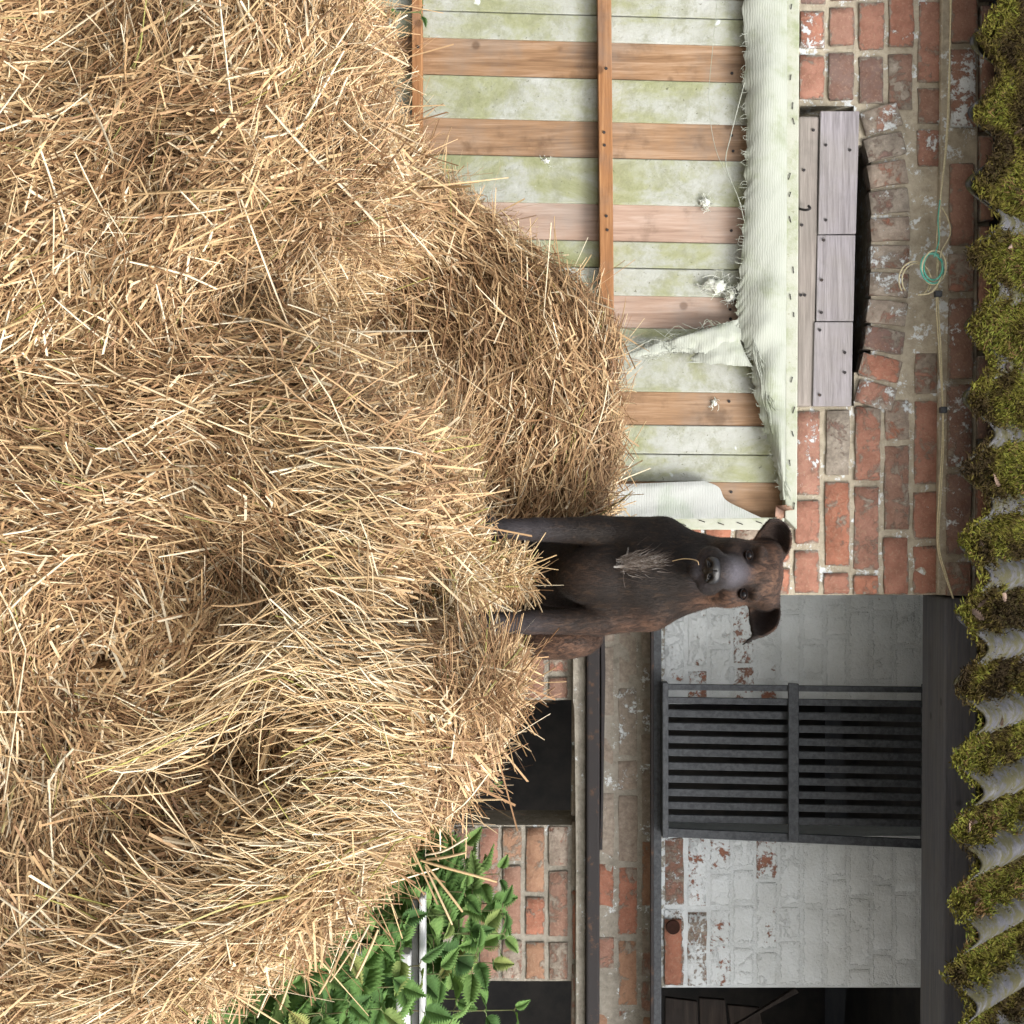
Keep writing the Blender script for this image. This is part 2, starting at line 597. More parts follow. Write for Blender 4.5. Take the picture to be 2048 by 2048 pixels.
def rough_sheet(name, x0, x1, z0, z1, y, mat, parent, step=0.03, amp=0.004, holes=(), thick=0.22):
    """mortar body of a wall: a solid slab with a slightly uneven face and real openings"""
    xs = sorted(set([x0, x1] + [h[k] for h in holes for k in (0, 1)]))
    zs = sorted(set([z0, z1] + [h[k] for h in holes for k in (2, 3)]))
    VV, QQ, off = [], [], 0
    def grid(P):
        nonlocal off
        a, b = P.shape[:2]
        VV.append(P.reshape(-1, 3))
        i = (np.arange(a - 1)[:, None] * b + np.arange(b - 1)[None, :]).ravel()
        QQ.append(np.stack([i, i + b, i + b + 1, i + 1], 1) + off)
        off += a * b
    def inhole(cx, cz):
        return any(h[0] < cx < h[1] and h[2] < cz < h[3] for h in holes)
    for xa, xb in zip(xs, xs[1:]):
        for za, zb in zip(zs, zs[1:]):
            if inhole((xa + xb) / 2, (za + zb) / 2): continue
            nx = max(2, int((xb - xa) / step) + 1); nz = max(2, int((zb - za) / step) + 1)
            X, Z = np.meshgrid(np.linspace(xa, xb, nx), np.linspace(za, zb, nz), indexing='ij')
            P = np.stack([X, np.zeros_like(X), Z], -1)
            f = P.reshape(-1, 3)
            P[..., 1] = y + (vnoise(f, 14) * amp + vnoise(f, 47) * amp * 0.6).reshape(X.shape)
            grid(P)
            B = P[::-1].copy(); B[..., 1] = y + thick
            grid(B)
    for h in holes:
        for a, b in (((h[0], h[2]), (h[0], h[3])), ((h[0], h[3]), (h[1], h[3])), ((h[1], h[3]), (h[1], h[2])), ((h[1], h[2]), (h[0], h[2]))):
            if (a[1] <= z0 and b[1] <= z0) : continue
            P = np.array([[[a[0], y, a[1]], [b[0], y, b[1]]], [[a[0], y + thick, a[1]], [b[0], y + thick, b[1]]]], float)
            grid(P)
    P = np.array([[[x0, y, z0], [x0, y, z1]], [[x0, y + thick, z0], [x0, y + thick, z1]]], float); grid(P)
    P = np.array([[[x1, y, z0], [x1, y, z1]], [[x1, y + thick, z0], [x1, y + thick, z1]]], float); grid(P[::-1])
    P = np.array([[[x0, y, z1], [x1, y, z1]], [[x0, y + thick, z1], [x1, y + thick, z1]]], float); grid(P)
    V_, Q_ = np.concatenate(VV), np.concatenate(QQ)
    c = np.array(parent.location)
    return link(name, mesh_np(name, V_ - c, Q_), mat, parent, parent.location)


# ---- front wall (distance 4.0)
DF = 4.0
pxF = S * DF
def XF(U): return (U - 1024) * pxF
def ZF(V): return H + (V - 1024) * pxF

front = empty("brick_wall", (XF(600), DF, 0), "red brick barn wall with patchy lime and a shallow arch above the white framed door", "brick wall")
WALL_TOP = 3.2
rough_sheet("mortar_bed", XF(-520), XF(1190), 0, ZF(1978), DF, M['mortar'], front, 0.03, 0.004,
            holes=((XF(212), XF(812), ZF(1600), ZF(1708)), (XF(290), XF(745), ZF(1708), ZF(1742))), thick=0.24)
SLOPE = -0.010


def col_front(x, z):
    U = x / pxF + 1024
    V = (z - H) / pxF + 1024
    k_ = random.random()
    # more lime over the arch and right of it, cleaner red at far left
    ww = random.uniform(0.05, 0.24)
    gr = random.uniform(0.2, 0.6)
    hue = random.choice([0.0, 0.05, 0.15, 0.3, 0.35, 0.45, 0.55, 0.65, 0.72, 0.85])
    if U < 240: hue = random.choice([0.0, 0.1, 0.3, 0.4, 0.5, 0.62, 0.85, 0.86]); gr = random.uniform(0.1, 0.45)
    if 170 < U < 330: ww = random.uniform(0.3, 0.5)
    if 780 < U < 1010: ww = random.uniform(0.18, 0.46); gr = random.uniform(0.4, 0.9)
    if V > 1800: gr = random.uniform(0.25, 0.6); hue = random.uniform(0.3, 0.75)
    if V > 1860: hue = random.uniform(0.35, 0.85); gr = random.uniform(0.2, 0.6)
    if V < 1600: hue = random.choice([0.02, 0.1, 0.2, 0.3]); gr = random.uniform(0.15, 0.45)
    if k_ < 0.22: ww += random.uniform(0.1, 0.25)
    if k_ > 0.6: gr += random.uniform(0.15, 0.4)
    return (ww, gr, hue)


c0 = 1638 - 59.4
for k in range(-6, 7):
    Va, Vb = c0 + 59.4 * k + 6, c0 + 59.4 * (k + 1) + 6
    Vb = min(Vb, 1978)
    yb = DF - 0.005
    if k < 0: iv = [(940, 1190)]
    elif k in (0, 1): iv = [(-160, 204), (819, 1190)]
    elif k == 2: iv = [(-160, 212), (812, 1190)]
    elif k == 3: iv = [(-160, 222), (800, 1190)]
    elif k == 4: iv = [(-160, 335), (705, 1190)]
    elif k in (5, 6): iv = [(-160, 262), (330, 1193)] if k == 5 else [(-160, 1193)]; yb = DF - 0.034
    else: iv = [(-160, 1193)]; yb = DF - 0.020
    if k == 4:   # a cut course under the oversailing ledge
        pass
    lay(front, [(XF(a), XF(b)) for a, b in iv], ZF(Va), ZF(Vb), yb, col_front, slope=SLOPE, hdr=0.3)
# ledge body behind the oversailing courses
slab("ledge", [(-500, 1886), (1190, 1875), (1190, 1952), (-500, 1960)], DF - 0.022, 0.03, M['mortar'], front, 0.004)

# voussoirs of the flat arch
nv = 11
for i in range(nv):
    t = (i + 0.5) / nv
    U = 224 + (806 - 224) * t
    Vin = 1717 + (1705 - 1717) * t + 26 * (1 - (2 * t - 1) ** 2)
    ang = (t - 0.5) * 0.62
    r = 0.0525
    cx, cz = XF(U) + math.sin(ang) * r, ZF(Vin) + math.cos(ang) * r
    o = put_brick(front, cx, DF - 0.010, cz, 0.108, 0.063, (random.uniform(0.26, 0.50), random.uniform(0.55, 1.0), random.choice([0.2, 0.45, 0.5, 0.6, 0.85])), rot=-math.pi / 2 + ang)
    o.data = random.choice(BR_H)

# ---- grey boards over the door
lint = empty("wooden_lintel", W(515, 1600, 3.98), "weathered grey timber boards nailed across the top of the brick doorway", "lintel")
YL = 3.955
slab("plank", [(222, 1641), (468, 1636), (467, 1712), (222, 1719)], YL, 0.022, M['grey_wood'], lint, 0.002)
slab("plank", [(470, 1635), (642, 1632), (642, 1707), (470, 1711)], YL + 0.002, 0.022, M['grey_wood'], lint, 0.002)
slab("plank", [(644, 1629), (812, 1625), (812, 1703), (644, 1706)], YL + 0.001, 0.022, M['grey_wood'], lint, 0.002)
slab("plank", [(232, 1597), (812, 1592), (812, 1626), (468, 1634), (232, 1639)], YL + 0.006, 0.035, M['grey_wood2'], lint, 0.006)
nv_, nq_ = [], []
nm = bmesh.new()
bmesh.ops.create_cone(nm, cap_ends=True, segments=8, radius1=0.004, radius2=0.0035, depth=0.004)
bmesh.ops.rotate(nm, verts=nm.verts, cent=(0, 0, 0), matrix=Matrix.Rotation(R(90), 3, 'X'))
nail_me = bm_mesh("nail", nm)
nail_me.materials.append(M['rust_iron'])
for u, v in ((290, 1652), (440, 1652), (560, 1644), (625, 1643), (300, 1700), (660, 1640), (745, 1690), (790, 1640), (480, 1648), (705, 1690), (260, 1627), (340, 1608), (450, 1604), (590, 1602), (590, 1610)):
    o = link("nail", nail_me, None, lint, W(u, v, YL - 0.0015 if v > 1636 else YL + 0.0035))
# bent hook
P, Q = tube_np([spline([W(418, 1600, 3.96), W(420, 1612, 3.94), W(417, 1620, 3.935), W(412, 1617, 3.945)], 12)], [0.0035])
link("hook", mesh_np("hook", P - np.array(lint.location), Q, smooth=True), M['rust_iron'], lint, lint.location)
# dark back of the doorway behind the boards
slab("doorway_back", [(205, 1560), (820, 1555), (820, 1760), (205, 1760)], 4.20, 0.03, M['beam'], front, 0)

# ------------------------------------------------------------------ the door
DD = 3.93
door = empty("sliding_door", W(450, 600, DD), "large white framed barn door lined with green stained panels and bare wooden boards", "door")
def P4(ua0, ua1, ub0, ub1, va, vb):   # bottom-left, top-left, bottom-right, top-right columns
    return [(ua0, va), (ub0, va), (ub1, vb), (ua1, vb)]
VB, VT = 250, 1580
def lean(U, V):   # the whole leaf hangs slightly out of true
    k = 0.030 * (1 - U / 1400)
    return U + (V - 1200) * k
def vstrip(name, Ua, Ub, d, th, mat, bev=0.002, vb=VB, vt=VT):
    return slab(name, [(lean(Ua, vb), vb), (lean(Ub, vb), vb), (lean(Ub, vt), vt), (lean(Ua, vt), vt)], d, th, mat, door, bev)
boards = [(-190, -118, 1), (-20, -8, 0), (84, 158, 0), (243, 316, 0), (408, 482, 1), (590, 655, 1), (782, 849, 0), (962, 1034, 0)]
for a, b, pale in boards:
    vstrip("batten", a, b, DD + 0.016, 0.02, M['board_pale' if pale else 'board'])
for a, b in ((-118, -20), (-8, 30), (31.5, 84), (158, 243), (316, 408), (482, 534), (535.5, 590), (655, 782), (849, 906), (907.5, 962)):
    vstrip("lining_panel", a, b, DD + 0.010 + random.uniform(0, 0.003), 0.024, M['lining'], 0.003)
for a_, b_, _ in boards[2:]:
    for v_ in (1210, 834, 1462):
        for f_ in (0.3, 0.7):
            if random.random() < 0.75:
                u_ = lean(a_ + (b_ - a_) * f_ + random.uniform(-5, 5), v_)
                link("nail", nail_me, None, door, W(u_, v_ + random.uniform(-5, 5), (DD - 0.031) if v_ < 1300 else DD + 0.015))
slab("cross_batten", [(-200, 1193), (640, 1201), (640, 1228), (-200, 1221)], DD - 0.030, 0.040, M['cross'], door, 0.002)
slab("cross_batten", [(-200, 823), (340, 824), (340, 845), (-200, 844)], DD - 0.030, 0.040, M['cross'], door, 0.002)
slab("top_rail", [(-200, 1571), (1036, 1570), (1060, 1594), (-200, 1600)], DD - 0.020, 0.05, M['white'], door, 0.003)
slab("side_stile", [(1030, 250), (1055, 250), (1060, 1569), (1035, 1569)], DD - 0.020, 0.05, M['white'], door, 0.003)
slab("backing_board", [(-260, 245), (1050, 245), (1056, 1590), (-260, 1590)], DD + 0.035, 0.012, M['grey_wood2'], door, 0)

st_paths = []
for u in range(20, 1030, 47):
    if random.random() < 0.3: continue
    u += random.uniform(-14, 14)
    v = 1584 + random.uniform(-5, 5)
    a, b = random.uniform(-5, 5), random.uniform(4, 7)
    st_paths.append([W(u - b, v - a * .4, DD - 0.0215), W(u, v, DD - 0.0235), W(u + b, v + a * .4, DD - 0.0215)])
for v in range(1290, 1560, 38):
    u = 1046 + random.uniform(-4, 4)
    st_paths.append([W(u - 2, v - 6, DD - 0.0215), W(u, v, DD - 0.0235), W(u + 2, v + 6, DD - 0.0215)])
for pth in st_paths:
    c = pth[1]
    P, Q = tube_np([[p - c for p in pth]], [0.0011], 4)
    link("staple", mesh_np("staple", P, Q), M['rust_iron'], door, c)


def cloth_sheet(name, top, bot, nu, nv, bulge, mat, d0, fray=0, seed=0, fold=0.004, side=0.0):
    """a hanging cloth between two (U,V) polylines, bulging towards the viewer, with hair-fine ragged edge"""
    T = np.array([tuple(p) for p in spline([W(u, v, d0) for u, v in top], nu)])
    B = np.array([tuple(p) for p in spline([W(u, v, d0) for u, v in bot], nu)])
    r = np.random.default_rng(seed)
    jag = np.interp(np.arange(nu), np.arange(0, nu, 2), r.uniform(-1, 1, len(np.arange(0, nu, 2)))) * fray
    t = np.linspace(0, 1, nv)[None, :, None]
    P = T[:, None, :] * (1 - t) + B[:, None, :] * t
    P[..., 2] += jag[:, None] * t[..., 0] ** 12
    for e_, w_ in ((0, 1.0), (1, 0.5), (2, 0.2), (-1, -1.0), (-2, -0.5), (-3, -0.2)):
        P[e_, :, 0] += side * w_ * r.random(nv) * np.linspace(0.2, 1, nv)
    f = P.reshape(-1, 3)
    P[..., 1] -= bulge * np.sin(np.pi * t[..., 0]) ** 0.8 * (1 + 0.35 * np.sin(np.arange(nu) * 0.13 + 2 * np.sin(np.arange(nu) * 0.041)))[:, None] + (vnoise(f * np.array([1, 1, 0.35]), 22, seed) * fold + vnoise(f, 60, seed) * fold * 0.3).reshape(nu, nv)
    c = np.array(door.location)
    F = P.reshape(-1, 3) - c
    i = (np.arange(nu - 1)[:, None] * nv + np.arange(nv - 1)[None, :]).ravel()
    q = np.stack([i, i + 1, i + nv + 1, i + nv], 1)
    Bk = F + np.array([0, 0.0015, 0])
    n = len(F)
    V_ = np.concatenate([F, Bk]); Q_ = np.concatenate([q, q[:, ::-1] + n])
    o = link(name, mesh_np(name, V_, Q_, smooth=True), mat, door, door.location)
    return o, P


o, PC = cloth_sheet("mesh_cloth", [(-200, 1574), (100, 1574), (300, 1574), (500, 1573), (700, 1572), (850, 1571), (1000, 1571)],
            [(-200, 1483), (20, 1487), (140, 1489), (300, 1492), (420, 1488), (560, 1477), (640, 1474), (700, 1490), (730, 1505), (800, 1512), (880, 1535), (940, 1552), (1000, 1562)],
            220, 14, 0.022, M['mesh_cloth'], DD - 0.024, 0.006, 3)
# torn flap hanging from the cloth
cloth_sheet("torn_flap", [(636, 1478), (655, 1482), (690, 1478), (714, 1465)], [(684, 1318), (690, 1315), (698, 1318), (706, 1320)], 26, 40, 0.022, M['mesh_cloth'], DD - 0.026, 0.016, 5, 0.016, 0.014)
cloth_sheet("torn_flap", [(676, 1345), (684, 1347), (694, 1345), (702, 1343)], [(712, 1238), (715, 1234), (719, 1236), (723, 1240)], 14, 30, 0.010, M['mesh_cloth'], DD - 0.030, 0.010, 15, 0.008, 0.006)
cloth_sheet("torn_flap", [(680, 1480), (705, 1490), (725, 1500), (735, 1508)], [(668, 1402), (690, 1392), (712, 1385), (728, 1380)], 20, 20, 0.016, M['mesh_cloth'], DD - 0.028, 0.014, 6, 0.012, 0.008)
# white cloth in the corner, torn on a curve
cloth_sheet("white_cloth", [(962, 1410), (975, 1438), (1000, 1452), (1020, 1490), (1036, 1524)], [(972, 1150), (985, 1150), (1005, 1150), (1022, 1150), (1040, 1150)], 40, 26, 0.010, M['white_cloth'], DD - 0.024, 0.0, 8, 0.005)
# frayed threads
paths, rad = [], []
r = random.Random(4)
for k in range(70):
    u = r.uniform(655, 905)
    v = np.interp(u, [640, 700, 730, 800, 880, 940], [1500, 1510, 1525, 1535, 1550, 1560])
    L = r.uniform(40, 130)
    d = DD - r.uniform(0.026, 0.040)
    a = r.uniform(-14, 14)
    paths.append(spline([W(u, v, d), W(u + L * 0.33, v + 6 + r.uniform(-4, 4), d - 0.006), W(u + L * .7, v + 14 + r.uniform(-6, 4), d - 0.004), W(u + L, v + 24 + r.uniform(-6, 8), d)], 9)); rad.append(0.0009)
for k in range(90):
    u = r.uniform(-40, 1000)
    v = np.interp(u, [-200, 300, 560, 640, 700, 800, 880, 940, 1000], [1485, 1492, 1478, 1476, 1492, 1513, 1536, 1553, 1562])
    d = DD - 0.027
    paths.append(spline([W(u, v + 6, d), W(u + r.uniform(-2, 2), v - r.uniform(1, 4), d - 0.002), W(u + r.uniform(-7, 7), v - r.uniform(3, 11), d - r.uniform(0, .006))], 5)); rad.append(0.0006)
for k in range(60):   # threads round the flaps
    t = r.random()
    u = 650 + 60 * t + r.uniform(-22, 26); v = 1470 - 215 * t
    d = DD - 0.035
    paths.append(spline([W(u, v, d), W(u + r.uniform(-16, 16), v - r.uniform(6, 26), d - 0.006), W(u + r.uniform(-26, 26), v - r.uniform(16, 50), d)], 6)); rad.append(0.0007)
# the loop of loose thread hanging over the lining, left
paths.append(spline([W(165, 1489, DD - .03), W(270, 1462, DD - .03), W(330, 1452, DD - .03), W(400, 1478, DD - .03), W(445, 1489, DD - .03)], 30)); rad.append(0.0011)
paths.append(spline([W(0, 1435, DD - .01), W(90, 1426, DD - .01), W(200, 1418, DD - .01), W(300, 1432, DD - .015), W(380, 1470, DD - .02), W(440, 1488, DD - .03)], 30)); rad.append(0.0007)
P, Q = tube_np(paths, rad, 4)
o = link("loose_threads", mesh_np("loose_threads", P - np.array(door.location), Q, smooth=True), M['mesh_cloth'], door, door.location)
tag(o, kind='stuff')
# tufts of insulation wool
def fluff(name, c, rad_, n, mat, seed):
    r = np.random.default_rng(seed)
    paths, rr = [], []
    for k in range(n):
        a = r.normal(size=3); a /= np.linalg.norm(a)
        p = np.array(c) + a * np.array(rad_) * r.random() ** 0.5
        q = [p]
        for j in range(4):
            q.append(q[-1] + r.normal(size=3) * np.array(rad_) * 0.28)
        paths.append(q); rr.append(0.0006)
    P, Q = tube_np(paths, rr, 3)
    bm = bmesh.new()
    bmesh.ops.create_icosphere(bm, subdivisions=3, radius=1)
    C_ = np.array([v.co[:] for v in bm.verts]); T_ = np.array([[v.index for v in f.verts] for f in bm.faces])
    bm.free()
    C_ = C_ * (0.72 + 0.45 * vnoise(C_, 1.9, seed) + 0.2 * vnoise(C_, 4.5, seed))[:, None] * np.array(rad_) * 0.9 + np.array(c)
    me = mesh_np(name, np.concatenate([P, C_]) - np.array(door.location), Q, T_ + len(P), smooth=True)
    link(name, me, mat, door, door.location)
M['wool'] = plain("white_wool", (0.72, 0.74, 0.70), (0.52, 0.55, 0.46), 0.95, 0.1, 60, 0.4)
fluff("insulation_tuft", W(572, 1432, DD - 0.004), (0.024, 0.018, 0.042), 45, M['wool'], 3)
fluff("insulation_tuft", W(590, 1462, DD - 0.006), (0.020, 0.014, 0.020), 70, M['wool'], 4)
fluff("insulation_tuft", W(700, 1300, DD - 0.002), (0.018, 0.010, 0.030), 60, M['wool'], 5)
fluff("insulation_tuft", W(806, 1428, DD + 0.012), (0.012, 0.008, 0.010), 30, M['wool'], 6)
fluff("insulation_tuft", W(322, 1092, DD + 0.012), (0.008, 0.008, 0.012), 30, M['wool'], 7)
fluff("insulation_tuft", W(405, 1410, DD + 0.006), (0.016, 0.010, 0.016), 40, M['wool'], 9)
# a dry leaf stuck to the corner of the door
def leaf_shape(L, Wd, teeth, fold, droop, seed, curl=0.0):
    r = random.Random(seed)
    bm = bmesh.new()
    n = teeth
    mid, lf, rt = [], [], []
    for i in range(n + 1):
        t = i / n
        w = Wd * 0.5 * (math.sin(math.pi * min(1, t ** 0.62)) ** 0.85) if 0 < t < 1 else 0.0
        z = -droop * L * t * t + curl * math.sin(t * 9 + seed) * L * 0.03
        mid.append(bm.verts.new((0, t * L, z)))
        if 0 < i < n:
            for s, arr in ((-1, lf), (1, rt)):
                jag = 1.0
                inn = bm.verts.new((s * w * 0.78, (t - 0.30 / n) * L, z + fold * w + r.uniform(-1, 1) * .03 * w))
                tip = bm.verts.new((s * w * 1.19, (t + 0.56 / n) * L, z + fold * w * 1.1 + r.uniform(-1, 1) * .05 * w))
                arr.append((inn, tip))
    for arr in (lf, rt):
        for i in range(len(arr)):
            inn, tip = arr[i]
            bm.faces.new((mid[i], mid[i + 1], tip, inn) if True else ())
            if i + 1 < len(arr):
                bm.faces.new((mid[i + 1], arr[i + 1][0], tip))
            else:
                bm.faces.new((mid[i + 1], mid[i + 2], tip)) if i + 2 <= n else None
    for f in bm.faces: f.smooth = True
    me = bpy.data.meshes.new("leaf")
    bm.to_mesh(me); bm.free()
    return me


M['dead_leaf'] = plain("dead_leaf", (0.22, 0.12, 0.075), (0.34, 0.22, 0.17), 0.8, 0.2, 40, 0.3)
M['dead_leaf_pale'] = plain("pale_dead_leaf", (0.30, 0.22, 0.18), (0.20, 0.135, 0.10), 0.8, 0.2, 40, 0.3)
LEAF_D = [leaf_shape(0.055, 0.035, 8, 0.5, 0.3, 50 + k, 1.0) for k in range(3)]
for me in LEAF_D: me.materials.append(M['dead_leaf_pale'])
lf_d = LEAF_D[0].copy(); lf_d.materials.clear(); lf_d.materials.append(M['dead_leaf'])
o = link("dry_leaf", lf_d, None, None, W(1012, 1552, DD - 0.045))
o.rotation_euler = (R(70), R(40), R(20)); o.scale = (1.3, 1.3, 1.3)
tag(o, "curled brown dry leaf caught in the torn corner of the white framed door", "leaf")

# ------------------------------------------------------------------ shed wall behind (distance 5.1)
DB = 4.60
pxB = S * DB
def XB(U): return (U - 1024) * pxB
def ZB(V): return H + (V - 1024) * pxB
shed = empty("shed_wall", (XB(1700), DB, 0), "whitewashed brick wall with dark window openings, set back behind the dog", "brick wall")
HOLES = ((XB(1408), XB(1672), ZB(1318), ZB(1900)), (XB(1400), XB(1650), ZB(560), ZB(1150)),
         (XB(1975), XB(2420), ZB(1318), ZB(1900)), (XB(1962), XB(2420), ZB(-200), ZB(1150)))
rough_sheet("mortar_bed", XB(1080), XB(2700), 0, ZB(2000), DB, M['mortar_shed'], shed, 0.03, 0.0005, holes=HOLES, thick=0.23)


def col_shed(x, z):
    U = x / pxB + 1024
    V = (z - H) / pxB + 1024
    if V > 1580 or (V > 1540 and U < 1500): return (random.uniform(0.86, 1.02), random.uniform(0.2, 0.5), random.choice([0.1, 0.5]))
    if V > 1440: return (random.uniform(0.62, 0.95), random.uniform(0.3, 0.7), random.choice([0.1, 0.3, 0.5]))
    if V > 1325 and U < 1420: return (random.uniform(0.6, 0.8), random.uniform(0.6, 1.0), random.choice([0.02, 0.5]))
    if V > 1325:
        return (random.uniform(0.42, 0.72) + (0.06 if U < 1420 else 0), random.uniform(0.55, 1.0), random.choice([0.0, 0.02, 0.3, 0.5]))
    if V > 1160: return (random.uniform(0.2, 0.46) - (0.1 if U > 1700 else 0), random.uniform(1.2, 1.6) - (0.75 if U > 1720 else 0), random.choice([0.1, 0.5, 0.62, 0.98]))
    return (random.uniform(0.05, 0.2), random.uniform(0.45, 0.95), random.choice([0.02, 0.3, 0.45, 0.55, 0.65, 0.7, 0.98]))


zc = 1325
pit = 46.3
for k in range(-13, 12):
    Va, Vb = zc + pit * k, zc + pit * (k + 1)
    iv = []
    segs = [(1085, 2440)]
    mid = (Va + Vb) / 2
    cuts = []
    for h in HOLES:
        if h[2] < ZB(mid) < h[3]: cuts.append((h[0] / pxB + 1024, h[1] / pxB + 1024))
    for ca, cb in cuts:
        new = []
        for a, b in segs:
            if cb <= a or ca >= b: new.append((a, b)); continue
            if ca > a: new.append((a, ca - random.uniform(0, 3)))
            if cb < b: new.append((cb + random.uniform(0, 3), b))
        segs = new
    lay(shed, [(XB(a), XB(b)) for a, b in segs], ZB(Va), ZB(Vb), DB - (0.0008 if mid > 1440 else 0.0010 if mid > 1200 else 0.006), col_shed, hdr=0.25, jit=0.0004 if mid > 1440 else 0.0012, J=0.010 if mid < 1440 else 0.005, bs=0.93, flat=0.3 if mid > 1440 else 0.6 if mid > 1200 else 1.0)

# the red air brick with a hole at the foot of the upper pier
ab = put_brick(shed, XB(1902), DB - 0.012, ZB(1346), 0.198, 0.056, (0.0, 0.05, 0.0))
bm = bmesh.new(); bmesh.ops.create_cone(bm, cap_ends=True, segments=20, radius1=0.023, radius2=0.020, depth=0.02)
bmesh.ops.rotate(bm, verts=bm.verts, cent=(0, 0, 0), matrix=Matrix.Rotation(R(90), 3, 'X'))
link("drain_hole", bm_mesh("drain_hole", bm), plain("hole_shade", (0.05, 0.022, 0.016), (0.03, 0.016, 0.012), 0.9, 0.1), shed, (XB(1852), DB - 0.008, ZB(1345)))  # dark plug, the shade inside the hole is its colour

# dark room behind the openings
def room(x0, x1, y0, y1, z0, z1):
    v = [(x, y, z) for x in (x0, x1) for y in (y0, y1) for z in (z0, z1)]
    V_ = np.array(v, float)
    q = [(1, 3, 7, 5), (0, 4, 6, 2), (0, 1, 3, 2)[::-1], (4, 5, 7, 6), (2, 3, 7, 6)]
    m = plain("darkened_plaster", (0.075, 0.075, 0.078), (0.11, 0.105, 0.10), 0.95, 0.1, 6, 0.2)  # wall colour kept dark so the openings look unlit
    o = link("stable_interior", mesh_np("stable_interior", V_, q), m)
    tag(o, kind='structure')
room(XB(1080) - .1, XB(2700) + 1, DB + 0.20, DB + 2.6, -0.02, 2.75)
tagm = None
# broken boards standing in the right-hand opening
pal = empty("broken_board", W(2010, 1400, 4.95), "dark broken boards leaning inside the right opening of the whitewashed wall", "boards")
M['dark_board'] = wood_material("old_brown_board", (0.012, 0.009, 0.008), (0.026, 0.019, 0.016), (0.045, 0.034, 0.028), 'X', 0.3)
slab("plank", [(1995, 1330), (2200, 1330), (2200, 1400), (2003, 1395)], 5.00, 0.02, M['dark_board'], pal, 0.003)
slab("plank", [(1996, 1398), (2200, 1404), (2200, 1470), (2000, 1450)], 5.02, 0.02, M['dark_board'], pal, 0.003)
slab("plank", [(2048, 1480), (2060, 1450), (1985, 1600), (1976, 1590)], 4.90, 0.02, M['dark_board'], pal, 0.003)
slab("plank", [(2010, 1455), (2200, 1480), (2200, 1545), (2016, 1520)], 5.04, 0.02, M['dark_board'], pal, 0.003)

# iron sill rail, pipe rail, ledge
sr = empty("iron_sill", W(1600, 1305, 4.5), "long black iron rail under the barred window and over the stained brick band", "rail")
slab("angle_bar", [(1075, 1306), (2440, 1306), (2440, 1323), (1075, 1323)], 4.49, 0.10, M['iron'], sr, 0.003)
slab("drip_flange", [(1075, 1302), (2440, 1301), (2440, 1308), (1075, 1308)], 4.475, 0.015, M['rust_iron'], sr, 0.002)
pr = empty("iron_track", W(1600, 1175, 4.55), "rusty black sliding track across the wall below the stained brick band", "rail")
slab("track", [(1075, 1174), (2440, 1172), (2440, 1199), (1075, 1200)], 4.53, 0.065, M['rust_iron'], pr, 0.006)
slab("lip", [(1075, 1199), (1350, 1203), (1560, 1203), (1700, 1199), (1700, 1205), (1340, 1211), (1075, 1206)], 4.55, 0.045, M['rust_iron'], pr, 0.002)
lg = slab("stone_ledge", [(1075, 1146), (1400, 1146), (1420, 1149), (1700, 1152), (2440, 1150), (2440, 1171), (1075, 1172)], 4.56, 0.26, M['mortar_shed'], None, 0.006)
tag(lg, "narrow crumbling ledge over the lower dark openings, beneath the rusty track", "ledge")

# barred window screen
DG = 4.44
gr = empty("window_grille", W(1530, 1325, DG), "black iron barred screen standing over the window opening in the whitewashed wall", "grille")
def vbar(u0, u1, w, va, vb, name="bar", d=DG, th=0.012):
    return slab(name, [(u0, va), (u0 + w, va), (u1 + w, vb), (u1, vb)], d, th, M['iron'], gr, 0.002)
vbar(1368, 1374, 12, 1326, 1862)
vbar(1394, 1402, 13, 1326, 1862)
us = np.linspace(1420, 1652, 10)
us = [1419, 1445, 1471, 1497, 1524, 1550, 1577, 1603, 1629]
for i, u in enumerate(us):
    vbar(u, u + 11, 15, 1326, 1862, "bar", DG + 0.03, 0.012)
vbar(1656, 1680, 18, 1326, 1862, "end_bar")
slab("cross_bar", [(1366, 1577), (1682, 1577), (1684, 1598), (1368, 1598)], DG - 0.013, 0.012, M['iron'], gr, 0.002)
slab("bottom_bar", [(1366, 1325), (1676, 1325), (1676, 1337), (1366, 1337)], DG - 0.013, 0.055, M['iron'], gr, 0.002)
slab("top_bar", [(1372, 1852), (1700, 1850), (1700, 1866), (1372, 1866)], DG - 0.013, 0.055, M['iron'], gr, 0.002)

# heavy timber over the recess
bx0, bx1 = XF(1196), XF(2500)
bm_ = box_mesh("timber_beam", (bx1 - bx0, 0.22, 0.085), 0.006)
o = link("timber_beam", bm_, M['beam'], None, ((bx0 + bx1) / 2, 4.13, ZF(1890) + 0.0425))
o.rotation_euler = (0, 0.006, 0)
tag(o, "long dark timber beam under the eaves over the whitewashed recess", "beam")
# side wall of the recess, out of view, whitewashed to bounce light in
rough = empty("return_wall", (XF(1190) - 0.11, 4.42, 0), "narrow unseen side wall of the recess behind the brick pier, whitewashed to bounce light", "wall")
slab("mortar_bed", [(1110, 100), (1184, 100), (1184, 1950), (1110, 1950)], 4.245, 0.35, M['mortar_shed'], rough, 0)

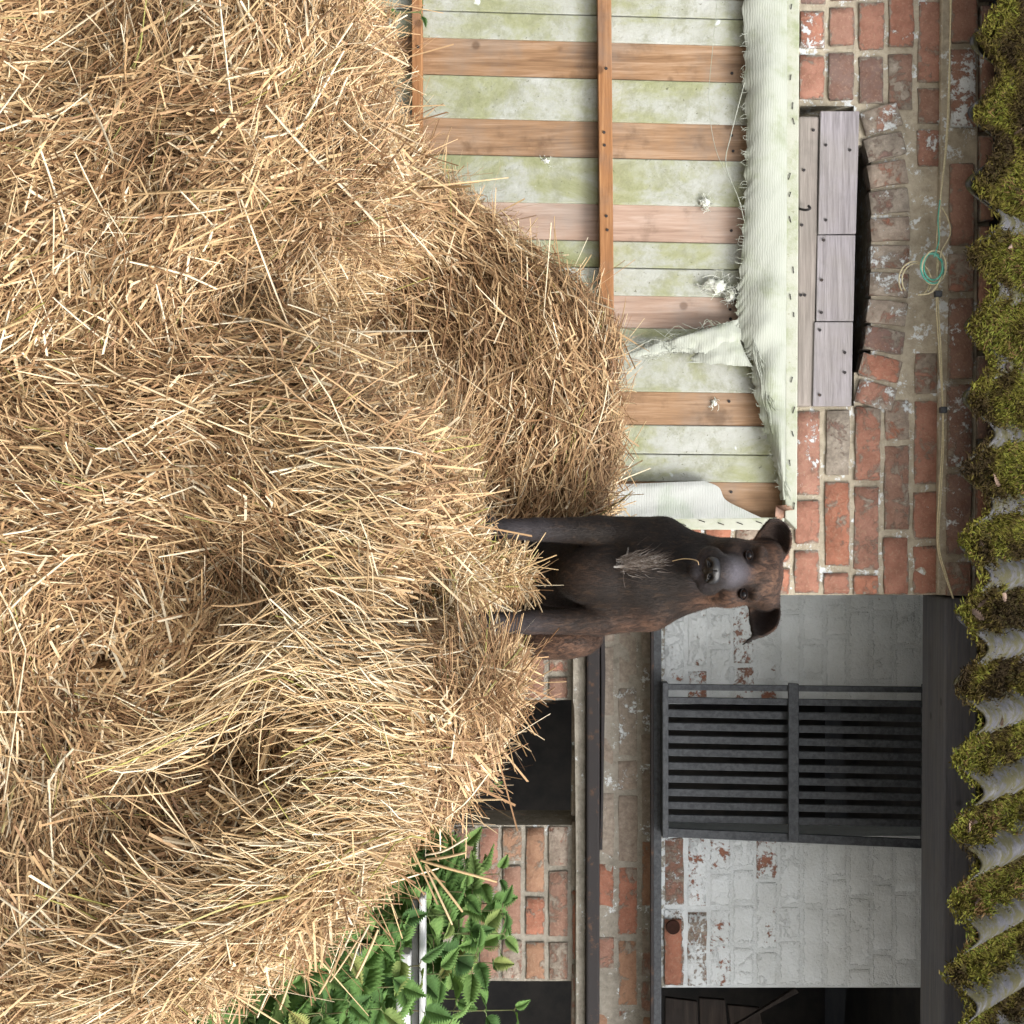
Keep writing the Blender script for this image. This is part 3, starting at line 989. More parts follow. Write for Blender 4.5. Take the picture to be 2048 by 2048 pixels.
# ------------------------------------------------------------------ roof
DE = 3.80
def roof():
    root = empty("corrugated_roof", (0.0, DE, H + 0.9), "mossy grey corrugated roof with a scalloped lower edge over the brick wall", "roof")
    pitch, amp, slope = 0.1720, 0.040, 0.80
    x0, x1 = -1.75, 2.25
    def eave_z(x): return H + (1975 - 1024) * S * DE - 0.030 * (x + 1.0)
    ph = -0.36
    def zz(x, t): return eave_z(x) + amp * np.cos(2 * np.pi * (x - ph) / pitch) + t * slope
    m = Mat("asbestos_cement", 0.85, 0.25)
    p = m.pos()
    n = m.noise(p, 18, 8, 0.7)
    c = m.ramp(n, [(0.3, (0.035, 0.035, 0.040)), (0.5, (0.065, 0.065, 0.072)), (0.7, (0.12, 0.12, 0.125))])
    c = m.mix(m.step(m.noise(p, 30, 6, 0.7), 0.40, 0.58), c, (0.050, 0.046, 0.020))
    m.color(c); m.bump(m.noise(p, 90, 5, 0.7), 0.5, 0.005)
    mats = m.m
    nsheet = 4
    wS = (x1 - x0) / nsheet
    for s in range(nsheet):
        a, b = x0 + wS * s, x0 + wS * (s + 1) + (0.04 if s < nsheet - 1 else 0)
        xs = np.arange(a, b + 0.004, 0.0075)
        ts = np.array([0, 0.03, 0.1, 0.3, 0.8, 1.6, 3.0])
        X, T = np.meshgrid(xs, ts, indexing='ij')
        lift = 0.004 * (s % 2)
        jag = vnoise(np.stack([X.ravel(), X.ravel() * 0, X.ravel() * 0], 1), 23, 2).reshape(X.shape) * 0.008 * (T == 0)
        top = np.stack([X, DE + T + jag - s * 0.012, zz(X, T) + lift], -1).reshape(-1, 3)
        bot = top - np.array([0, 0, 0.008])
        nx, nt_ = len(xs), len(ts)
        i = (np.arange(nx - 1)[:, None] * nt_ + np.arange(nt_ - 1)[None, :]).ravel()
        q = np.stack([i, i + nt_, i + nt_ + 1, i + 1], 1)
        n0 = len(top)
        e = np.arange(nx - 1) * nt_
        rim = np.stack([e, e + n0, e + nt_ + n0, e + nt_], 1)
        V_ = np.concatenate([top, bot]) - np.array(root.location)
        link("roof_sheet", mesh_np("roof_sheet", V_, np.concatenate([q, q[:, ::-1] + n0, rim]), smooth=True), mats, root, root.location)
    def bed(x, t):
        f_ = np.stack([np.ravel(x), np.ravel(t), np.ravel(x) * 0], 1)
        ph_ = np.cos(2 * np.pi * (x - ph) / pitch)
        hh_ = np.clip(0.80 - 0.52 * ph_, -0.05, 1.1) * (0.036 + (0.016 * vnoise(f_, 26, 4) + 0.011 * vnoise(f_, 60, 6)).reshape(np.shape(x))) - 0.010
        return np.where(x < 0.1, hh_ + 0.005, hh_)
    # moss: thousands of little tufts, thick in the valleys and hanging over the edge
    r = np.random.default_rng(11)
    n = 290000
    x = r.uniform(-1.55, 1.60, n)
    t = r.random(n) ** 1.4 * 0.55 - 0.0
    phase = np.cos(2 * np.pi * (x - ph) / pitch)      # -1 in the valley
    dens = np.clip(0.95 - 0.72 * phase + 0.9 * vnoise(np.stack([x, t, x * 0], 1), 9, 3) + np.where(x < 0.1, 0.45, 0.0), 0, 1)
    k = r.random(n) < dens
    x, t, phase = x[k], t[k], phase[k]
    hb = bed(x, t)
    k = (hb > -0.001) | (r.random(len(x)) < 0.10)
    hb = np.maximum(hb, 0.001)
    x, t, phase, hb = x[k], t[k], phase[k], hb[k]
    h = hb + r.uniform(-0.003, 0.003, len(x))
    over = (t < 0.03) * r.random(len(x)) ** 2 * 0.055
    base = np.stack([x, DE + t - over, zz(x, t) + h - over * 0.8 - 0.002], 1)
    m_ = len(base)
    dr = r.normal(size=(m_, 3)); dr[:, 2] = np.abs(dr[:, 2]) * 0.9 + 0.1; dr[:, 1] -= 0.35
    dr[t < 0.02, 2] -= 0.5
    dr /= np.linalg.norm(dr, axis=1)[:, None]
    sd = np.cross(dr, r.normal(size=(m_, 3))); sd /= np.linalg.norm(sd, axis=1)[:, None]
    L = r.uniform(0.006, 0.020, m_)[:, None]; w = r.uniform(0.001, 0.0028, m_)[:, None]
    V_ = np.stack([base - sd * w, base + sd * w, base + dr * L * 0.6 + sd * w * 0.8, base + dr * L + dr[:, [1, 2, 0]] * 0.002], 1).reshape(-1, 3)
    q = np.arange(m_ * 4).reshape(-1, 4)
    tone = np.repeat(np.clip(0.47 + 0.5 * vnoise(base, 14, 5) + 0.35 * vnoise(base, 4.5, 8) + r.normal(size=m_) * 0.13, 0, 1), 4)
    mm = Mat("moss", 0.9, 0.1)
    mm.color(mm.ramp(mm.attr("tone"), [(0.1, (0.026, 0.018, 0.009)), (0.35, (0.052, 0.038, 0.012)), (0.55, (0.085, 0.074, 0.015)), (0.72, (0.13, 0.128, 0.022)), (0.86, (0.10, 0.12, 0.02)), (0.97, (0.12, 0.075, 0.032))]))
    o = link("moss", mesh_np("moss", V_ - np.array(root.location), q, attrs={"tone": tone}), mm.m, root, root.location)
    tag(o, kind='stuff')
    # moss bed: a lumpy mat lying in each valley
    xs = np.arange(-1.6, 1.65, 0.006); ts = np.linspace(-0.008, 0.55, 60)
    X, T = np.meshgrid(xs, ts, indexing='ij')
    f = np.stack([X.ravel(), T.ravel(), X.ravel() * 0], 1)
    hh = bed(X, T)
    Pm = np.stack([X, DE + T, zz(X, T) + hh], -1).reshape(-1, 3)
    i = (np.arange(len(xs) - 1)[:, None] * len(ts) + np.arange(len(ts) - 1)[None, :]).ravel()
    q = np.stack([i, i + len(ts), i + len(ts) + 1, i + 1], 1)
    mb = plain("moss_bed", (0.040, 0.036, 0.010), (0.020, 0.016, 0.007), 0.95, 0.1, 70, 0.8)
    o = link("moss_bed", mesh_np("moss_bed", Pm - np.array(root.location), q, smooth=True), mb, root, root.location)
    tag(o, kind='stuff')
    slab("sky_block_board", [(-400, 1870), (2500, 1870), (2500, 2025), (-400, 2075)], 4.26, 0.05, M['beam'], root, 0)  # added board, blocks sky light between wall top and roof
    # fallen leaves and twigs on the moss
    rr = random.Random(9)
    k = 0
    for i in range(15):
        x = rr.uniform(-1.02, 1.05); t_ = rr.uniform(0.01, 0.13)
        z = float(zz(np.array(x), t_)) + 0.020
        o = link("fallen_leaf", rr.choice(LEAF_D), None, None, (x, DE + t_ - 0.01, z))
        o.rotation_euler = (rr.uniform(-.3, 1.2), rr.uniform(-.7, .7), rr.uniform(0, 6.28))
        s = rr.uniform(0.45, 0.95); o.scale = (s, s, s)
        tag(o, "small pale dead leaf lying on the mossy corrugated roof", "leaf", "dead leaves on the roof moss")
    return eave_z, zz


roof()

# ------------------------------------------------------------------ cord along the top of the wall
def cord():
    root = empty("cord", W(540, 1865, 3.93), "thin cream and teal cord strung along the brick ledge with a loose coil", "cord")
    d = 3.935
    A = [(-150, 1902), (3, 1901), (90, 1900), (186, 1899), (295, 1893), (404, 1881), (512, 1878), (600, 1873), (700, 1878), (814, 1885), (900, 1884), (990, 1878), (1089, 1875), (1150, 1890), (1196, 1906)]
    B = [(-150, 1903), (3, 1902), (186, 1897), (295, 1891), (404, 1880), (470, 1874), (512, 1874), (600, 1876), (700, 1882), (814, 1886), (900, 1887), (990, 1882), (1089, 1878), (1150, 1893), (1197, 1907)]
    cream = plain("cream_cord", (0.62, 0.56, 0.38), (0.45, 0.40, 0.26), 0.8, 0.2, 200, 0.3)
    teal = plain("teal_cord", (0.06, 0.36, 0.28), (0.20, 0.45, 0.36), 0.7, 0.3, 60, 0.3)
    loc = np.array(root.location)
    P, Q = tube_np([spline([W(u, v, d) for u, v in A], 140), spline([W(u, v, d - 0.004) for u, v in B], 140)], [0.0018, 0.0016], 6)
    link("strand", mesh_np("strand", P - loc, Q, smooth=True), cream, root, root.location)
    def loop(cu, cv, ru, rv, a0, a1, dd, n=40, rot=0):
        out = []
        for k in range(n):
            a = a0 + (a1 - a0) * k / (n - 1)
            x, y = ru * math.cos(a), rv * math.sin(a)
            out.append(W(cu + x * math.cos(rot) - y * math.sin(rot), cv + x * math.sin(rot) + y * math.cos(rot), dd - 0.006 * math.sin(a * 1.5)))
        return out
    P, Q = tube_np([loop(533, 1866, 27, 19, 0.3, 6.6, 3.925), loop(537, 1864, 30, 22, 2.0, 7.9, 3.918, rot=0.2), spline([W(400, 1880, 3.93), W(440, 1876, 3.925), W(480, 1878, 3.925), W(515, 1868, 3.92)], 20)], [0.0028, 0.0024, 0.0016])
    link("teal_coil", mesh_np("teal_coil", P - loc, Q, smooth=True), teal, root, root.location)
    P, Q = tube_np([loop(535, 1868, 34, 24, 1.0, 8.2, 3.92, rot=-0.1), loop(561, 1830, 38, 32, 0.9, 5.2, 3.935, rot=0.1), loop(560, 1832, 33, 28, 0.6, 5.4, 3.94),
                    spline([W(590, 1836, 3.93), W(585, 1862, 3.92), W(560, 1880, 3.92), W(540, 1885, 3.925)], 20),
                    spline([W(415, 1884, 3.93), W(440, 1897, 3.93), W(470, 1900, 3.93), W(500, 1884, 3.925), W(520, 1880, 3.92)], 24)], [0.0024, 0.0018, 0.0018, 0.0022, 0.0018])
    link("cream_coil", mesh_np("cream_coil", P - loc, Q, smooth=True), cream, root, root.location)
    for u, v in ((588, 1876), (820, 1886)):
        link("clip", box_mesh("clip", (0.016, 0.02, 0.018), 0.003), M['iron'], root, W(u, v, d))


cord()

# ------------------------------------------------------------------ straw bales
TRI_BUDGET = []
def ring_stalks(P, N, T, L, Wd, r, kink=0.12, curl=0.0, flat=0.75, seg=3):
    n = len(P)
    B = np.cross(N, T); B /= np.linalg.norm(B, axis=1)[:, None] + 1e-9
    ts = np.linspace(-0.5, 0.5, seg + 1)
    k1 = r.normal(size=n) * kink; k2 = r.normal(size=n) * kink * 0.6
    kp = r.uniform(-0.3, 0.3, n)
    rings = []
    ang = r.uniform(0, 6.28, n)
    for j, t in enumerate(ts):
        side = np.where(t > kp, (t - kp) * k1, 0) * L + curl * np.sin((t + 0.5) * 5 + ang) * L * 0.08
        nor = np.where(t > kp, (t - kp) * k2, 0) * L - 0.10 * (t ** 2) * L
        c = P + T * (t * L)[:, None] + B * side[:, None] + N * nor[:, None]
        ww = Wd * (0.5 if 0 < j < seg else 0.42)
        a = ang
        for q in range(3):
            aa = a + q * 2.0944
            rings.append(c + B * (np.cos(aa) * ww)[:, None] + N * (np.sin(aa) * ww * flat)[:, None])
    V_ = np.stack(rings, 1)                       # n, (seg+1)*3, 3
    m = (seg + 1) * 3
    q = []
    for j in range(seg):
        for s in range(3):
            q.append((j * 3 + s, j * 3 + (s + 1) % 3, j * 3 + 3 + (s + 1) % 3, j * 3 + 3 + s))
    q = np.array(q)
    Q_ = (np.arange(n)[:, None, None] * m + q[None]).reshape(-1, 4)
    return V_.reshape(-1, 3), Q_, m


def ribbons(P, N, T, L, Wd, r, curl=0.25):
    n = len(P)
    B = np.cross(N, T); B /= np.linalg.norm(B, axis=1)[:, None] + 1e-9
    a = r.normal(size=n) * curl; b = r.normal(size=n) * curl
    pts = []
    tw = r.uniform(-0.7, 0.7, n)
    for j, t in enumerate((-0.5, 0.0, 0.5)):
        c = P + T * (t * L)[:, None] + B * (a * t * t * L * 2)[:, None] + N * (b * t * t * L * 2)[:, None]
        wv = (B * np.cos(tw)[:, None] + N * np.sin(tw)[:, None]) * (Wd * (0.5 if j != 2 else 0.2))[:, None]
        pts += [c - wv, c + wv]
    V_ = np.stack(pts, 1).reshape(-1, 3)
    q = np.array([(0, 1, 3, 2), (2, 3, 5, 4)])
    Q_ = (np.arange(n)[:, None, None] * 6 + q[None]).reshape(-1, 4)
    return V_, Q_, 6


def visible(P, margin=140):
    d = P[:, 1]
    U = P[:, 0] / (S * d) + 1024
    V = (P[:, 2] - H) / (S * d) + 1024
    return (U > -margin) & (U < 2048 + margin) & (V > -margin) & (V < 2048 + margin)


SINGLE = []   # straw pieces picked out one by one share these meshes
def single_meshes():
    r = np.random.default_rng(99)
    for k in range(8):
        n = np.array([[0, 0, 1.0]]); t = np.array([[1.0, 0, 0]])
        V_, Q_, _ = ring_stalks(np.zeros((1, 3)), n, t, np.array([1.0]), np.array([0.023]), r, kink=(0.05, 0.5, 0.1, 0.8, 0.02, 0.15, 0.3, 0.6)[k], seg=5)
        tone = np.full(len(V_), (0.72, 0.86, 0.80, 0.92, 0.66, 0.90, 0.78, 0.84)[k])
        me = mesh_np("straw_stalk", V_, Q_, attrs={"tone": tone})
        me.materials.append(M['straw'])
        SINGLE.append(me)


single_meshes()


def bale(label, outline, dface, length, edge, n_st, n_rb, seed, dome=0.05, lump=0.060, tone=-0.02, pits=(), singles=60, flowspin=0.0, messy=1.0, ends=()):
    r = np.random.default_rng(seed)
    pts = [W(u, v, dface + edge * 0.6) for u, v in outline]
    A = np.array([(p.x, p.z) for p in pts])
    c = np.array([A[:, 0].mean(), A[:, 1].mean()])
    c[0] = (A[:, 0].max() + A[:, 0].min()) / 2; c[1] = (A[:, 1].max() + A[:, 1].min()) / 2
    # resample the outline by angle
    th = np.arctan2(A[:, 1] - c[1], A[:, 0] - c[0]); rad = np.hypot(A[:, 0] - c[0], A[:, 1] - c[1])
    o_ = np.argsort(th); th, rad = th[o_], rad[o_]
    nth = 260
    TH = np.linspace(-np.pi, np.pi, nth, endpoint=False)
    RD = np.interp(TH, np.concatenate([th - 2 * np.pi, th, th + 2 * np.pi]), np.tile(rad, 3))
    ker = np.array([1, 2, 3, 2, 1]) / 9
    RD = np.convolve(np.concatenate([RD[-2:], RD, RD[:2]]), ker, 'valid')
    # profile: face, rounded edge, side
    prof = [(f, 0.0, 0.0) for f in np.linspace(0.02, 1, 34)]
    er = [(1.0, a, 0) for a in np.linspace(0.12, 1, 9)]
    nside = 18
    rows = []
    for f in np.linspace(0.0, 1, 40):
        rows.append((np.maximum(RD - edge, 0.02)[:, None] * 0 + f * np.maximum(RD - edge, 0.02)[:, None], np.full((nth, 1), dome * (f ** 2) * 0.6)))
    for a in np.linspace(0.1, 1, 9) * np.pi / 2:
        rows.append(((RD - edge)[:, None] + edge * math.sin(a), np.full((nth, 1), dome * 0.6 + edge * (1 - math.cos(a)))))
    for y in np.linspace(edge + 0.06, length, nside):
        rows.append((RD[:, None] * 1.0, np.full((nth, 1), dome * 0.6 + y)))
    RR = np.concatenate([x for x, _ in rows], 1); YY = np.concatenate([y for _, y in rows], 1)
    X = c[0] + RR * np.cos(TH)[:, None]; Z = c[1] + RR * np.sin(TH)[:, None]
    P = np.stack([X, dface + YY, Z], -1)
    m = P.shape[1]
    def normals(P):
        d1 = np.roll(P, -1, 0) - np.roll(P, 1, 0)
        d2 = np.gradient(P, axis=1)
        n = np.cross(d1, d2)
        return n / (np.linalg.norm(n, axis=2)[..., None] + 1e-9)
    n = normals(P)
    f = P.reshape(-1, 3)
    dsp = (0.5 - 1.6 * np.abs(vnoise(f, 2.6, seed + 3))) * lump * 0.9 + vnoise(f, 3.6, seed) * lump + vnoise(f, 8.5, seed + 1) * lump * 0.55 + vnoise(f, 19, seed + 2) * lump * 0.3
    for (u, v, rr, dep) in pits:
        q = np.array(W(u, v, dface))
        dd = np.hypot((f[:, 0] - q[0]), (f[:, 2] - q[2])) / (rr * S * dface)
        dsp -= dep * np.exp(-dd ** 2) * (f[:, 1] < dface + 0.3)
    sg = np.sign((n * (P - np.array([c[0], dface + length / 2, c[1]]))).sum(-1))
    n = n * np.where(sg == 0, 1, sg)[..., None]
    P = P + n * dsp.reshape(P.shape[:2])[..., None]
    P[..., 2] = np.maximum(P[..., 2], -0.02)
    root = empty("round_bale", (c[0], dface + length / 2, 0), label, "hay bale", "round straw bales piled against the barn")
    loc = np.array(root.location)
    i = np.arange(nth)[:, None]; j = np.arange(m - 1)[None, :]
    a = i * m + j; b = ((i + 1) % nth) * m + j
    quads = np.stack([a, b, b + 1, a + 1], -1).reshape(-1, 4)
    flat = P.reshape(-1, 3)
    # close the back
    back = np.array([[c[0], dface + length + dome * 0.6, c[1]]])
    bi = len(flat)
    last = np.arange(nth) * m + m - 1
    tris = np.stack([last, np.full(nth, bi), np.roll(last, -1)], 1)
    core_shift = 0.010
    nf = normals(P); sg = np.sign((nf * (P - np.array([c[0], dface + length / 2, c[1]]))).sum(-1)); nf = nf * np.where(sg == 0, 1, sg)[..., None]
    core = np.concatenate([(P - nf * core_shift).reshape(-1, 3), back])
    link("core", mesh_np("core", core - loc, quads, tris, smooth=True), M['straw_core'], root, root.location)
    # sample points on the surface
    p0, p1, p3 = flat[quads[:, 0]], flat[quads[:, 1]], flat[quads[:, 3]]
    area = np.linalg.norm(np.cross(p1 - p0, p3 - p0), axis=1)
    qc = (p0 + flat[quads[:, 2]]) / 2
    qn = nf.reshape(-1, 3)[quads[:, 0]]
    view = np.array([0, 0, H]) - qc; view /= np.linalg.norm(view, axis=1)[:, None]
    facing = (qn * view).sum(1)
    wgt = area * visible(qc) * np.clip(facing + 0.55, 0.0, 1)
    wgt /= wgt.sum()
    def sample(n_):
        k = r.choice(len(quads), n_, p=wgt)
        a, b = r.random((2, n_))
        q = quads[k]
        p = flat[q[:, 0]] * ((1 - a) * (1 - b))[:, None] + flat[q[:, 1]] * (a * (1 - b))[:, None] + flat[q[:, 2]] * (a * b)[:, None] + flat[q[:, 3]] * ((1 - a) * b)[:, None]
        return p, qn[k]
    def flow(p, nn, spread):
        rx, rz = p[:, 0] - c[0], p[:, 2] - c[1]
        base = np.stack([-rz, np.zeros(len(p)), rx], 1)
        base /= np.linalg.norm(base, axis=1)[:, None] + 1e-6
        base -= nn * (base * nn).sum(1)[:, None]
        base /= np.linalg.norm(base, axis=1)[:, None] + 1e-6
        bb = np.cross(nn, base)
        ang = (vnoise(p, 3.2, seed + 5) * 1.3 + vnoise(p, 9, seed + 6) * 0.8 + vnoise(p, 24, seed + 7) * 0.45) * messy + r.normal(size=len(p)) * spread + flowspin
        wild = r.random(len(p)) < 0.09
        ang = np.where(wild, r.uniform(-1.57, 1.57, len(p)), ang)
        return base * np.cos(ang)[:, None] + bb * np.sin(ang)[:, None]
    V_all, Q_all, T_all, off = [], [], [], 0
    def add(V_, Q_, mm, tn):
        nonlocal off
        V_all.append(V_); Q_all.append(Q_ + off); T_all.append(np.repeat(tn, mm)); off += len(V_)
    # deep layer
    n1 = n_st
    p, nn = sample(n1)
    t = flow(p, nn, 0.17)
    t += nn * r.normal(size=n1)[:, None] * 0.13
    t /= np.linalg.norm(t, axis=1)[:, None]
    L = np.clip(r.lognormal(-2.42, 0.52, n1), 0.025, 0.32)
    Wd = np.clip(r.normal(0.0023, 0.0009, n1), 0.0010, 0.0050)
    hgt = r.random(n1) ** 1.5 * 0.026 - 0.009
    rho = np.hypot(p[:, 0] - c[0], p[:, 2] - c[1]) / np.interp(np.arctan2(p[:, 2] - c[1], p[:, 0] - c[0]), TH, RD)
    face_dark = np.clip((0.92 - rho) / 0.35, 0, 1) * (p[:, 1] < dface + 0.3)     # bale face darkened, its shade put into the tone
    tn = np.clip(0.35 - 0.17 * face_dark + hgt * 9 + 0.16 * vnoise(p, 2.6, seed + 9) + 0.18 * vnoise(p, 6, seed + 8) + r.normal(size=n1) * 0.165 + tone, 0, 0.93)  # tone falls with depth: shade between the layers is put into the colour
    gsel = r.random(n1) < 0.025
    tn = np.where(gsel, r.uniform(0.95, 1.0, n1), tn)
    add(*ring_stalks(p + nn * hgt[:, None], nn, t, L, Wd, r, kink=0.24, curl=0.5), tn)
    # chaff and leaf blades
    p, nn = sample(n_rb)
    t = flow(p, nn, 0.42); t += nn * r.normal(size=n_rb)[:, None] * 0.25; t /= np.linalg.norm(t, axis=1)[:, None]
    L = np.clip(r.lognormal(-3.0, 0.6, n_rb), 0.010, 0.16); Wd = r.uniform(0.0008, 0.0046, n_rb)
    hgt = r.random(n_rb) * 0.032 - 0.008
    tn = np.clip(0.38 + hgt * 6 + r.normal(size=n_rb) * 0.22 + tone, 0, 0.9)  # lower chaff darkened too, layer shade in the tone
    add(*ribbons(p + nn * hgt[:, None], nn, t, L, Wd, r, 0.6), tn)
    # stray ends standing off the surface
    n3 = n_st // 14
    p, nn = sample(n3)
    t = flow(p, nn, 0.5); t += nn * r.uniform(0.1, 0.9, n3)[:, None]; t /= np.linalg.norm(t, axis=1)[:, None]
    L = np.clip(r.lognormal(-2.7, 0.4, n3), 0.03, 0.16); Wd = r.uniform(0.0013, 0.0034, n3)
    tn = np.clip(r.normal(0.72, 0.15, n3), 0, 0.93)
    add(*ring_stalks(p + nn * 0.02, np.cross(t, r.normal(size=(n3, 3))), t, L, Wd, r, kink=0.5), tn)
    extra = EXTRA.get(seed)
    if extra: extra(r, add, c, flat, nf)
    V_ = np.concatenate(V_all); Q_ = np.concatenate(Q_all); T_ = np.concatenate(T_all)
    TRI_BUDGET.append(len(Q_) * 2)
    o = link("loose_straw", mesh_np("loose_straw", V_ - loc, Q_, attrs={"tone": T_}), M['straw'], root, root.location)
    tag(o, kind='stuff')
    # long bright stalks lying on top, one object each
    p, nn = sample(singles * 2)
    t = flow(p, nn, 0.7)
    kk = 0
    for i in range(len(p)):
        if kk >= singles: break
        if nn[i, 1] > 0.2: continue
        kk += 1
        so = bpy.data.objects.new("straw_stalk", SINGLE[int(r.integers(8))])
        COL.objects.link(so)
        so.parent = root
        tt = Vector(t[i] + nn[i] * r.normal() * 0.08).normalized(); nv = Vector(nn[i])
        yv = nv.cross(tt).normalized(); zv = tt.cross(yv)
        L_ = float(np.clip(r.lognormal(-1.75, 0.35), 0.10, 0.36))
        w_ = float(r.uniform(0.8, 1.35)) * 0.19
        mtx = Matrix(((tt.x * L_, yv.x * w_, zv.x * w_), (tt.y * L_, yv.y * w_, zv.y * w_), (tt.z * L_, yv.z * w_, zv.z * w_))).to_4x4()
        mtx.translation = Vector(p[i] + nn[i] * (0.022 + 0.008 * r.random()) - loc)
        so.matrix_local = mtx
    for (ua, va, ub, vb, d_, w_, mi) in ends:
        a_, b_ = W(ua, va, d_), W(ub, vb, d_ - 0.02)
        so = bpy.data.objects.new("straw_stalk", SINGLE[mi])
        COL.objects.link(so); so.parent = root
        tt = (b_ - a_); L_ = tt.length; tt.normalize()
        yv = Vector((0, -1, 0.2)).cross(tt).normalized(); zv = tt.cross(yv)
        w_ *= 0.19
        mtx = Matrix(((tt.x * L_, yv.x * w_, zv.x * w_), (tt.y * L_, yv.y * w_, zv.y * w_), (tt.z * L_, yv.z * w_, zv.z * w_))).to_4x4()
        mtx.translation = (a_ + b_) / 2 - root.location
        so.matrix_local = mtx
    return root


EXTRA = {}


def wisps(strands):
    """bundles of long straw combed over the face: list of (U0,V0,U1,V1,spreadU,spreadV,count,d0,d1)"""
    def f(r, add, c, flat, nf):
        for (u0, v0, u1, v1, su, sv, cnt, d0, d1) in strands:
            a = r.normal(size=(cnt, 2)); b = a * 0.5 + r.normal(size=(cnt, 2)) * 0.6
            U0 = u0 + a[:, 0] * su; V0 = v0 + a[:, 1] * sv
            f1 = r.uniform(0.35, 1.0, cnt); f0 = r.uniform(0, 0.25, cnt)
            U1 = u1 + b[:, 0] * su * 1.2; V1 = v1 + b[:, 1] * sv
            def Wn(U, V, d): return np.stack([(U - 1024) * S * d, d, H + (V - 1024) * S * d], 1)
            pa = Wn(U0 + (U1 - U0) * f0, V0 + (V1 - V0) * f0, d0 + (d1 - d0) * f0 + r.normal(size=cnt) * 0.010)
            pb = Wn(U0 + (U1 - U0) * f1, V0 + (V1 - V0) * f1, d0 + (d1 - d0) * f1 + r.normal(size=cnt) * 0.016)
            t = pb - pa; L = np.linalg.norm(t, axis=1); t /= L[:, None]
            nn = np.cross(t, np.cross(np.tile([0.1, -1, 0.35], (cnt, 1)), t)); nn /= np.linalg.norm(nn, axis=1)[:, None]
            tn = np.clip(r.normal(0.68, 0.15, cnt), 0.1, 0.93)
            g = r.random(cnt) < 0.04
            tn = np.where(g, r.uniform(0.94, 0.98, cnt), tn)
            add(*ring_stalks((pa + pb) / 2 + nn * r.uniform(0, 0.02, cnt)[:, None], nn, t, L, np.clip(r.normal(0.0025, 0.001, cnt), 0.0011, 0.0050), r, kink=0.42, curl=0.5, seg=4), tn)
    return f


# back bale: stands against the door, only its upper left shows
bale("big round straw bale behind the others, rising against the white framed door",
     [(285, 760), (345, 880), (425, 1010), (500, 1085), (575, 1150), (650, 1190), (735, 1214), (850, 1226), (960, 1216), (1040, 1195), (1090, 1110), (1150, 960), (1230, 900), (1330, 830), (1420, 700), (1420, 400), (1330, 100), (1150, -80), (850, -170), (550, -100), (370, 80), (280, 300), (250, 560)],
     3.10, 0.70, 0.12, 26000, 26000, 21, dome=0.03, lump=0.030, tone=-0.05, pits=((520, 900, 160, 0.06),), singles=70, messy=0.28)
# front bale: the dog sits on it
EXTRA[22] = wisps([
    (1310, 830, 1270, 520, 26, 40, 160, 2.36, 2.21),
    (1390, 880, 1330, 560, 40, 40, 260, 2.38, 2.22),
    (1440, 850, 1330, 480, 40, 40, 200, 2.38, 2.20),
    (1500, 850, 1480, 560, 40, 40, 240, 2.38, 2.22),
    (1600, 810, 1570, 580, 50, 40, 260, 2.38, 2.22),
    (1640, 790, 1720, 500, 40, 40, 200, 2.38, 2.22),
    (1730, 760, 1720, 420, 50, 40, 260, 2.38, 2.22),
    (1780, 700, 1830, 260, 40, 40, 200, 2.38, 2.20),
    (1860, 590, 1850, 200, 50, 40, 260, 2.38, 2.22),
    (1900, 480, 1930, 60, 40, 40, 150, 2.38, 2.22),
    (1960, 440, 2010, 40, 40, 40, 200, 2.38, 2.24),
    (1000, 780, 960, 560, 70, 50, 160, 2.36, 2.21),
    (1180, 760, 1110, 580, 60, 40, 120, 2.36, 2.23),
    (1230, 640, 1400, 330, 50, 40, 50, 2.26, 2.18),
    (1350, 560, 1540, 260, 40, 40, 40, 2.26, 2.17),
    (1480, 420, 1560, 120, 30, 30, 30, 2.24, 2.17),
    ])
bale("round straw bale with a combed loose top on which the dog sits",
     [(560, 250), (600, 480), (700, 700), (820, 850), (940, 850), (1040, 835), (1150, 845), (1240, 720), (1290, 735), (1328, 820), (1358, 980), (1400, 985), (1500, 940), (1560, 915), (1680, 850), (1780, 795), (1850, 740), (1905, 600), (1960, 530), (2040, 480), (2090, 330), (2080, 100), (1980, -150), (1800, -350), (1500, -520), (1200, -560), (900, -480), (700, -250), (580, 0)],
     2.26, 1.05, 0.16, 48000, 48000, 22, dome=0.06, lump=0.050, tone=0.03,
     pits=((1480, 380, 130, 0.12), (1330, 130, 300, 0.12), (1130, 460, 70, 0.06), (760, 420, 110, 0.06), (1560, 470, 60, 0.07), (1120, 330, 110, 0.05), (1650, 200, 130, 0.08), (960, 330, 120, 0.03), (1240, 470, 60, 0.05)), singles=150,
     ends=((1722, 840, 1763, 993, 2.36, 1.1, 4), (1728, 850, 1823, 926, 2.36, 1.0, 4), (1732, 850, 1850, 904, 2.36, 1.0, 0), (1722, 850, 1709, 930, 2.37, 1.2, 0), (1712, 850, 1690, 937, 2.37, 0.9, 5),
           (1599, 915, 1601, 1003, 2.40, 0.9, 0), (1640, 890, 1560, 985, 2.40, 0.9, 5), (1860, 757, 1957, 713, 2.33, 1.1, 0), (1850, 740, 1935, 690, 2.33, 1.0, 5), (1890, 690, 1990, 640, 2.32, 1.0, 4), (1875, 720, 1965, 660, 2.32, 0.8, 0), (1930, 590, 2020, 560, 2.32, 1.0, 0), (1950, 560, 2030, 505, 2.32, 0.9, 5), (1340, 1010, 1400, 1045, 2.5, 0.9, 0)))
